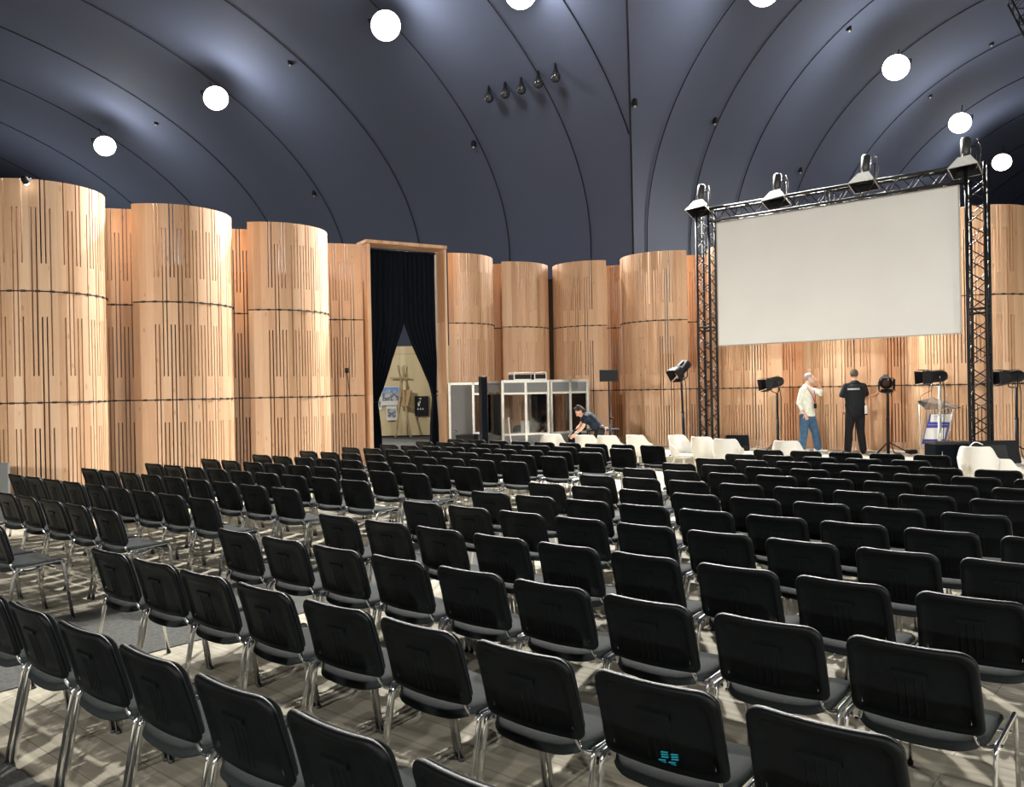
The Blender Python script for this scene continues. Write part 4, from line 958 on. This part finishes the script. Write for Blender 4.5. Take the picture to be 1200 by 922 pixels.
# bearded man: faces the right, one hand at his mouth, the other in his pocket
bp = at(948, 528, 17.6); 
JA = dict(head=V(.035, -.01, 1.555), look=V(1, -.35, -.06), shL=V(.10, .15, 1.335), shR=V(-.155, -.13, 1.335), elL=V(.275, -.02, 1.225), wrL=V(.215, -.09, 1.425), hdL=V(-.35, -.15, .75), pnL=V(-.8, 0, -.4), curlL=.5,
          elR=V(-.235, -.12, 1.03), wrR=V(-.130, -.17, .82), hdR=V(.35, -.05, -.8), pnR=V(0, 1, 0), curlR=.4,
          hipL=V(.06, .07, .76), hipR=V(-.10, -.06, .76), knL=V(.160, .05, .42), anL=V(.215, .06, .085), toL=V(.375, .0, .028), knR=V(-.13, -.09, .42), anR=V(-.155, -.02, .085), toR=V(-.04, -.12, .028), k=1.1)
tA, P, B = person((bp.x, bp.y, STAGE_Z), 0, 'bearded grey haired person in cream shirt and jeans, hand raised to the mouth', JA, dict(shirt=M_CREAM, trousers=M_DENIM, shoe=M_WSHOE, hair=M_GHAIR, sleeve=1.45, hem=-.055))
q = MB(); q.blob(P(0, .048, -.072), (.052, .046, .042), B); q.blob(P(0, .085, -.036), (.030, .014, .010), B, 10, 6)
for x in (-1, 1): q.blob(P(x * .058, .02, -.045), (.014, .03, .04), B, 8, 8)
remesh(q.build('beard', M_BEARD, tA), .008, 1)
t = empty('lanyard', (bp.x, bp.y, STAGE_Z), 0, 'red lanyard with a black badge on the bearded person', 'lanyard')
q = MB(); q.tube([(-.055, -.045, 1.43), (-.035, -.135, 1.33), (.035, -.165, 1.20), (.085, -.165, 1.05)], .009, 6); q.tube([(.075, .02, 1.43), (.10, -.075, 1.33), (.10, -.14, 1.20), (.09, -.165, 1.05)], .009, 6); q.build('ribbon', M_RED, t)
q = MB(); q.box((.088, -.172, .985), (.06, .012, .105), R(20)); q.build('badge', M_BLACK, t)
# man in black seen from behind, right hand on the spotlight
bp = at(1003, 532, 17.15)
JB = dict(head=V(.0, .03, 1.61), look=V(.25, 1, -.12), shL=V(-.185, .0, 1.395), shR=V(.185, .0, 1.395), elL=V(-.275, .02, 1.12), wrL=V(-.215, .10, .90), hdL=V(.3, .5, -.6), pnL=V(1, 0, 0), curlL=.5,
          elR=V(.27, .08, 1.155), wrR=V(.475, .17, 1.19), hdR=V(.8, .15, .35), pnR=V(0, 1, .3), curlR=.6,
          hipL=V(-.09, .0, .85), hipR=V(.09, .0, .85), knL=V(-.125, .03, .46), anL=V(-.165, .0, .085), toL=V(-.18, .16, .028), knR=V(.115, .03, .46), anR=V(.125, -.06, .085), toR=V(.20, .09, .028), k=1.2)
tB, P, B = person((bp.x, bp.y, STAGE_Z), 0, 'person in black T-shirt and trousers seen from behind, reaching for a spotlight', JB, dict(shirt=M_TEE, trousers=M_TROU, shoe=M_TROU, hair=M_SHAIR, sleeve=.72, hem=.0))
q = MB(); rnd = random.Random(3); x = -.20
while x < .03:
    w_ = rnd.choice((.012, .016, .020)); q.box((x, -.150, 1.325), (w_, .008, .034)); x += w_ + .006
q.build('printed_lettering', mat('soft_white_print', (.45, .47, .48), .7), tB)
t = empty('hanging_card', (bp.x + .17, bp.y - .125, STAGE_Z + .90), R(10), 'white card hanging from the hip of the person in black', 'card')
q = MB(); q.box((0, 0, 0), (.055, .010, .17)); q.build('card', M_PAPER, t); q = MB(); q.box((.003, -.002, -.095), (.05, .012, .03)); q.build('black_tab', M_BLACK, t)
# person bending over behind the white chairs
bp = at(690, 500, 17.75)
JC = dict(head=V(-.185, -.02, 1.27), look=V(-.75, -.15, -.75), up=V(-.6, 0, .8), shL=V(-.07, -.13, 1.165), shR=V(-.05, .17, 1.185), elL=V(-.135, -.16, .955), wrL=V(-.30, -.13, .80), hdL=V(-.7, 0, -.5), pnL=V(0, 1, -.3), curlL=.5,
          elR=V(-.16, .18, .98), wrR=V(-.33, .06, .80), hdR=V(-.7, -.2, -.5), pnR=V(0, -1, -.3), curlR=.5, bend=V(-.02, 0, .07),
          hipL=V(.235, -.09, .88), hipR=V(.235, .09, .88), knL=V(.13, -.10, .48), anL=V(.20, -.10, .085), toL=V(.04, -.12, .028), knR=V(.16, .10, .48), anR=V(.24, .11, .085), toR=V(.08, .13, .028), k=.93)
tC, P, B = person((bp.x, bp.y, 0), 0, 'dark haired person in dark T-shirt bending over behind the white chairs', JC, dict(shirt=M_NAVY, trousers=M_TROU, shoe=M_TROU, hair=M_DHAIR, sleeve=.5, hem=0, longer=True))
q = MB(); q.tube([(-.262, -.165, .845), (-.30, -.165, .815)], .034, 10); q.build('grey_cuff', mat('grey_cuff', (.35, .36, .36), .6), tC)
# what that person works on
v = at(672, 510, 17.7)
t = empty('black_equipment_bag', (v.x, v.y + .02, 0), R(12), 'black bag on a stand beside the hands of the bending person', 'bag')
q = MB(); q.limb([((0, 0, .40), .13, .11), ((0, 0, .55), .15, .12), ((.02, 0, .70), .13, .10), ((.09, 0, .82), .10, .07)], seg=16); remesh(q.build('bag', M_CLOTH, t), .012, 3)
q = MB(); q.tube([(.0, -.02, .78), (.05, -.02, .92), (.14, -.02, .90), (.15, 0, .80)], .012, 6); q.build('handle', M_BLACK, t)
q = MB()
for sx in (-1, 1):
    for sy in (-1, 1): q.tube([(sx * .13, sy * .1, 0), (sx * .10, sy * .08, .38)], .012, 6)
q.box((0, 0, .375), (.30, .26, .02)); q.build('stand', M_BLACK, t)
v = at(706, 505, 18.4)
t = empty('black_folding_table', (v.x, v.y, 0), R(2), 'narrow black folding table behind the bending person', 'table')
q = MB(); q.box((0, 0, .845), (.72, .42, .04), bev=.008); q.build('tabletop', M_BLACK, t)
for sx in (-1, 1):
    for sy in (-1, 1): q = MB(); q.tube([(sx * .31, sy * .17, .83), (sx * .30, sy * .19, 0)], .014, 8); q.build('leg', M_BLACK, t)
q = MB(); q.box((.08, -.02, .885), (.10, .08, .04), bev=.008); q.build('cable_box', M_ALU, t)

# ------------------------------------------------------------------ white shell armchairs
def make_tub():
    t = empty('white_shell_armchair', (0, 0, 0))
    # local: faces +y. shell = swept wall round the seat, high at the back, low at the arms
    prof = []
    NA, NZ = 36, 12
    def wall(a_, f):
        d = abs(a_)
        if d < 46: top = .82
        elif d < 78: k = (d - 46) / 32; k = k * k * (3 - 2 * k); top = .82 - .17 * k
        else: top = .65 - .10 * ((d - 78) / 42) ** 1.5
        z = .40 + (top - .40) * f
        fl = (z - .40) / .42; back = max(0, math.cos(R(a_)))
        rx = .225 + .045 * math.sin(min(1, fl * 1.6) * PI / 2) - 0.03 * fl * back; ry = .205 + .03 * math.sin(min(1, fl * 1.6) * PI / 2)
        return Vector((rx * math.sin(R(a_)), -ry * math.cos(R(a_)) - .075 * fl * back, z))
    vs = []
    for i in range(NA + 1):
        a_ = -122 + 244 * i / NA
        for j in range(NZ + 1): vs.append(wall(a_, j / NZ))
    W = NZ + 1
    q = MB(); q.add(vs, [(i * W + j, (i + 1) * W + j, (i + 1) * W + j + 1, i * W + j + 1) for i in range(NA) for j in range(NZ)], True)
    o = q.build('shell', M_WHITE, t); md = o.modifiers.new('thickness', 'SOLIDIFY'); md.thickness = .018; md.offset = 0; m2 = o.modifiers.new('soft', 'BEVEL'); m2.width = .006; m2.segments = 2; m2.limit_method = 'ANGLE'
    q = MB(); n = 32
    def lp(sx, z): return [Vector((sx * .235 * math.copysign(abs(math.cos(2 * PI * k / n)) ** .75, math.cos(2 * PI * k / n)), .02 + sx * .225 * math.copysign(abs(math.sin(2 * PI * k / n)) ** .75, math.sin(2 * PI * k / n)), z)) for k in range(n)]
    L = [lp(.75, .385), lp(.95, .395), lp(1.0, .42), lp(.98, .45), lp(.85, .465), lp(.45, .462)]
    q.add([p for l in L for p in l], [(i * n + k, i * n + (k + 1) % n, (i + 1) * n + (k + 1) % n, (i + 1) * n + k) for i in range(len(L) - 1) for k in range(n)] + [tuple(reversed(range(n))), tuple((len(L) - 1) * n + k for k in range(n))], True)
    q.build('seat', M_WHITEC, t)
    for sx in (-1, 1):
        for sy in (-1, 1):
            q = MB(); q.tube([(sx * .13, sy * .12 + .01, .39), (sx * .20, sy * .21, 0.0)], [.014, .010], 10); q.build('leg', M_WHITE, t)
    return t
tub = make_tub(); first = True
TUBS = [  # pixel of top centre, depth, heading of the sitter (0 = away from the camera, + = to the left)
    (645, 508, 17.5, -12, 'white shell armchair farthest left, before the booth'),
    (683, 508, 16.9, -28, 'white shell armchair before the bending person, left of two'),
    (709, 508.5, 16.6, -28, 'white shell armchair below the pole monitor, right of two'),
    (741, 510, 16.6, -40, 'white shell armchair behind a black chair, left of the left truss tower'),
    (789, 511.5, 16.4, -150, 'white shell armchair turned to show its seat, below the left spotlight stand'),
    (819, 514, 15.6, -38, 'tall narrow looking white armchair under the left truss tower'),
    (848, 516, 14.85, -30, 'white shell armchair just left of the wedge loudspeaker'),
    (920, 518.5, 14.0, -30, 'white shell armchair peeping over black chairs left of the bearded person'),
    (1142, 528.5, 12.0, -38, 'white shell armchair in front of the low black case'),
    (1166, 537, 12.15, -60, 'small bright white armchair at the right, in front of the tilted monitor')]
for px, py, dd, yaw, lab in TUBS:
    t = tub if first else copy_tree(tub); first = False
    v = at(px, py, dd); th = R(yaw); v2 = Vector((v.x, v.y, 0)) + Vector((-math.sin(th), math.cos(th), 0)) * .29
    t.location = (v2.x, v2.y, 0); t.rotation_euler = (0, 0, th); tag(t, lab, 'armchair', 'white shell armchairs in the front row')
    if px == 1166: t.scale = (.76, .76, .76)

# ------------------------------------------------------------------ black conference chairs
def rrect(w, h, rt, rb, n=6, w2=None):
    """outline of a board w wide at the bottom, w2 at the top; corner radii rt (top) rb (bottom); centred on x, y from 0"""
    w2 = w2 or w; P = []
    for cx, cy, r, a0 in ((w2 / 2 - rt, h - rt, rt, 0), (-w2 / 2 + rt, h - rt, rt, 90), (-w / 2 + rb, rb, rb, 180), (w / 2 - rb, rb, rb, 270)):
        for k in range(n + 1):
            a_ = R(a0 + 90 * k / n); P.append((cx + r * math.cos(a_), cy + r * math.sin(a_)))
    out = []
    for i in range(len(P)):                      # subdivide long sides
        a_, b_ = P[i], P[(i + 1) % len(P)]; L = math.hypot(b_[0] - a_[0], b_[1] - a_[1]); m = max(1, int(L / .06))
        for k in range(m): out.append((a_[0] + (b_[0] - a_[0]) * k / m, a_[1] + (b_[1] - a_[1]) * k / m))
    return out
def loft(q, outline, cy, loops, place):
    """loops: (inset, offset); place(x, h, off) -> point"""
    n = len(outline); base = len(q.v); vs = []
    xm = max(p[0] for p in outline); hm = max(p[1] for p in outline) - cy
    for ins, off in loops:
        for x, h in outline: vs.append(place(x * max(0.02, 1 - ins / xm), cy + (h - cy) * max(0.02, 1 - ins / hm), off))
    fs = [(i * n + k, i * n + (k + 1) % n, (i + 1) * n + (k + 1) % n, (i + 1) * n + k) for i in range(len(loops) - 1) for k in range(n)]
    fs.append(tuple(reversed(range(n)))); fs.append(tuple((len(loops) - 1) * n + k for k in range(n)))
    q.add(vs, fs, True)
BH = .325
upd = Vector((0, -.092, .318)).normalized(); nrm = Vector((0, -upd.z, upd.y))            # up the back, and rearwards out of it
def bplace(x, h, off): return Vector((x, -.195, .502)) + upd * h + nrm * (off - .38 * x * x + .02 * (h / BH - .5) ** 2)
def splace(x, y, off): return Vector((x, y - .215 - (.024 * (1 - (x / .23) ** 2) * (1 - y / .12) if y < .12 else 0), .442 + off + .30 * x * x - (max(0, y - .30) ** 2) * 1.6 - (max(0, .10 - y) ** 2) * 1.2))
def make_chair():
    t = empty('conference_chair', (0, 0, 0))
    q = MB(); o2 = rrect(.462, BH, .062, .030, 6, .452)
    loft(q, o2, BH / 2, [(.20, -.006), (.012, -.006), (.002, -.002), (0, .006), (.001, .014), (.006, .020), (.014, .0215), (.024, .020), (.030, .018), (.034, .010), (.08, .010), (.16, .010)], bplace)
    bk = q.build('backrest', M_SHELL, t)
    q = MB(); x0 = .060
    q.add([bplace(x, h, o_) for x, h, o_ in ((-x0, .200, .009), (x0, .200, .009), (x0, .200, .022), (-x0, .200, .022), (-x0, .222, .009), (x0, .222, .009), (x0, .216, .021), (-x0, .216, .021))], [(0, 1, 2, 3), (7, 6, 5, 4), (3, 2, 6, 7), (1, 5, 6, 2), (0, 3, 7, 4), (0, 4, 5, 1)])
    for x in (-.045, -.015, .015, .045):
        q.add([bplace(x + a_, h, o_) for h in (.03, .206) for a_, o_ in ((-.005, .009), (.005, .009), (.003, .0122), (-.003, .0122))], [(0, 1, 2, 3), (7, 6, 5, 4), (3, 2, 6, 7), (1, 5, 6, 2), (0, 3, 7, 4), (0, 4, 5, 1)])
    q.add([bplace(x, h, o_) for h in (.278, .283) for x, o_ in ((-.17, .009), (.17, .009), (.17, .0125), (-.17, .0125))], [(0, 1, 2, 3), (7, 6, 5, 4), (3, 2, 6, 7), (1, 5, 6, 2), (0, 3, 7, 4), (0, 4, 5, 1)])
    q.build('moulded_ribs', M_SHELL, bk)
    q = MB(); loft(q, rrect(.435, BH - .03, .05, .03, 5), BH / 2, [(0, -.008), (.0, -.022), (.015, -.034), (.05, -.040), (.15, -.042)], lambda x, h, o_: bplace(x, h + .012, o_)); q.build('back_cushion', M_PAD, t)
    q = MB(); loft(q, rrect(.462, .43, .085, .10, 6, .45), .21, [(.15, -.004), (.03, -.004), (.006, .002), (0, .012), (.004, .026), (.016, .036), (.05, .042), (.12, .043)], splace); q.build('seat', M_SEAT, t)
    for sx in (-1, 1):
        q = MB(); X = .258 * sx
        q.tube(fillet([(X, -.265, .012), (X, -.178, .452), (X, -.168, .470), (X, .150, .486), (X, .165, .470), (X, .235, .012)], .06, 6), .0088, 10, rb=.0135)
        lf = q.build('leg_frame', M_CHROME, t)
        for y in (-.267, .237):
            q = MB(); q.lathe([(.013, 0), (.015, .004), (.014, .018)], (X, y, 0), 10); q.build('foot_cap', M_RUBBER, lf)
        q = MB(); q.tube(fillet([(.185 * sx, -.205, .60), (.190 * sx, -.188, .50), (.205 * sx, -.172, .455), (.235 * sx, -.10, .430), (.250 * sx, -.02, .440), (.256 * sx, .02, .470)], .04, 4), .0065, 8, rb=.012); q.build('back_support', M_CHROME, t)
        q = MB(); q.tube(fillet([(X, -.135, .452), (X + sx * .008, -.135, .446), (X + sx * .010, -.135, .466)], .008, 3), .006, 6); q.blob((X, -.135, .452), (.011, .014, .014), seg=8, rings=6); q.build('link_hook', M_CHROME, t)
    q = MB()
    for y in (-.10, .12): q.tube([(-.252, y, .425), (.252, y, .425)], .008, 8)
    q.build('crossbar', M_CHROME, t)
    return t
ORD = ['first', 'second', 'third', 'fourth', 'fifth', 'sixth', 'seventh', 'eighth', 'ninth', 'tenth', 'eleventh', 'twelfth', 'thirteenth']
chair = make_chair(); first = True; rnd = random.Random(11)
def row_phrase(i, n):
    if i == 0: return 'front row'
    if i == n - 1: return 'last row'
    return ORD[i] + ' row from the stage' if i < n / 2 else ORD[n - 1 - i] + ' row from the last' if n - 1 - i > 0 else 'last row'
for block, rows, rev in (('centre', MAIN_ROWS, False), ('left', LEFT_ROWS, True)):
    for i, row in enumerate(rows):
        for j, (x, y) in enumerate(row):
            t = chair if first else copy_tree(chair); first = False
            t.location = (x, y, 0); t.rotation_euler = (0, 0, ROW_ANGLE + R(rnd.uniform(-1.6, 1.6)))
            k = len(row) - 1 - j if rev else j
            seat = 'aisle seat' if k == 0 else ORD[k] + ' from the aisle'
            lab = 'black chair, %s block, %s, %s' % (block, row_phrase(i, len(rows)), seat)
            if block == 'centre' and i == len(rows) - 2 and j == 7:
                lab += ', painted cyan reflection'
                q = MB()  # cyan stripes painted on the backrest as a lamp reflection
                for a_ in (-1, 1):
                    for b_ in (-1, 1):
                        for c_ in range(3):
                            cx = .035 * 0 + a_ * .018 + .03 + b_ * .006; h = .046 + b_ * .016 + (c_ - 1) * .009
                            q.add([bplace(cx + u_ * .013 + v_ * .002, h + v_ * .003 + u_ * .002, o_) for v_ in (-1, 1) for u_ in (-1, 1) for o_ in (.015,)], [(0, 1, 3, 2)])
                o = q.build('painted_reflection', mat('cyan_painted_reflection', (.02, .45, .60), .3, emit=(.02, .5, .7), estr=.0), t)
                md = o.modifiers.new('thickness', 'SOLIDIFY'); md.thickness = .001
            tag(t, lab, 'chair', 'black conference chairs in the %s block' % block)

# ------------------------------------------------------------------ small things on the roof
def roof_hit(px, py, back=0.35):
    o = Vector((0, 0, CAM_H)); d = (_f + _r2 * ((px - 600) / FPX) - _u2 * ((py - 461) / FPX)).normalized()
    def inside_(p):
        for N_, D, A in ((NL, DL, AL), (NR, DR, AR)):
            s_ = p.dot(N_)
            if s_ >= D: continue
            zm = ZSP + BV * (math.sqrt(max(0, 1 - ((s_ - (D - A)) / A) ** 2)) if s_ > D - A else 1)
            if p.z < zm: return True
        return False
    t_ = 2.0
    while inside_(o + d * t_) and t_ < 120: t_ += .05
    return o + d * (t_ - back)
M_GLOBE = mat('smoky_globe', (0.03, 0.032, 0.038), 0.12, 0, 0.9)
for i, (px, py) in enumerate(((573, 115), (592, 110), (611, 105), (631, 97.5), (651, 90.5))):
    p = roof_hit(px, py, .45)
    t = empty('roof_globe', p, 0, ('leftmost', 'second from left', 'middle', 'second from right', 'rightmost')[i] + ' of the five dark globes in a row under the roof', 'globe', 'five dark globes under the roof')
    q = MB(); q.blob((0, 0, 0), (.17, .17, .17), seg=24, rings=16); q.build('globe', M_GLOBE, t)
    q = MB(); q.lathe([(.09, .13), (.10, .17), (.06, .22), (.02, .60)], seg=14); q.build('mount', M_BLACK, t)
M_PEARL = mat('bright_sensor_dome', (0.6, 0.6, 0.6), 0.15)
for px, py, lab in ((183, 146, 'tiny roof sensor between the two floodlights at the left'), (340, 76, 'tiny roof sensor left of the large floodlight'), (368, 229, 'tiny roof sensor above the third timber column'),
                    (555, 172, 'tiny roof sensor below the five dark globes, to their left'), (744, 124, 'tiny roof sensor on the straight vertical roof seam'), (838, 145, 'tiny roof sensor above the left truss tower'),
                    (938, 202, 'tiny roof sensor just above the truss beam'), (995, 36, 'tiny roof sensor left of the largest right hand floodlight'), (1090, 114, 'tiny roof sensor between two floodlights at the right'), (1162, 53, 'dark roof sensor near the upper right corner')):
    p = roof_hit(px, py, .22)
    t = empty('roof_sensor', p, 0, lab, 'sensor', 'small sensors on the roof seams')
    q = MB(); q.lathe([(.02, .25), (.09, .20), (.10, .02), (.08, 0)], seg=14); q.build('base', M_BLACK, t)
    q = MB(); q.blob((0, 0, -.01), (.05, .05, .05), seg=12, rings=8); q.build('dome', M_PEARL, t)
t = empty('hanging_lattice_rig', at(1192, 8, 26), 0, 'grey lattice rig hanging at the upper right corner', 'rigging')
k = 26 / FPX; truss('lattice', (0, 0, .3), (.9, .5, -.7), .45, (1, -1, 0), t, .22)
q = MB(); q.tube([(0, 0, .3), (-.2, .2, 5.0)], .012, 6); q.tube([(.9, .5, -.7), (.95, .5, 4.0)], .012, 6); q.build('hanging_cable', M_BLACK, t)
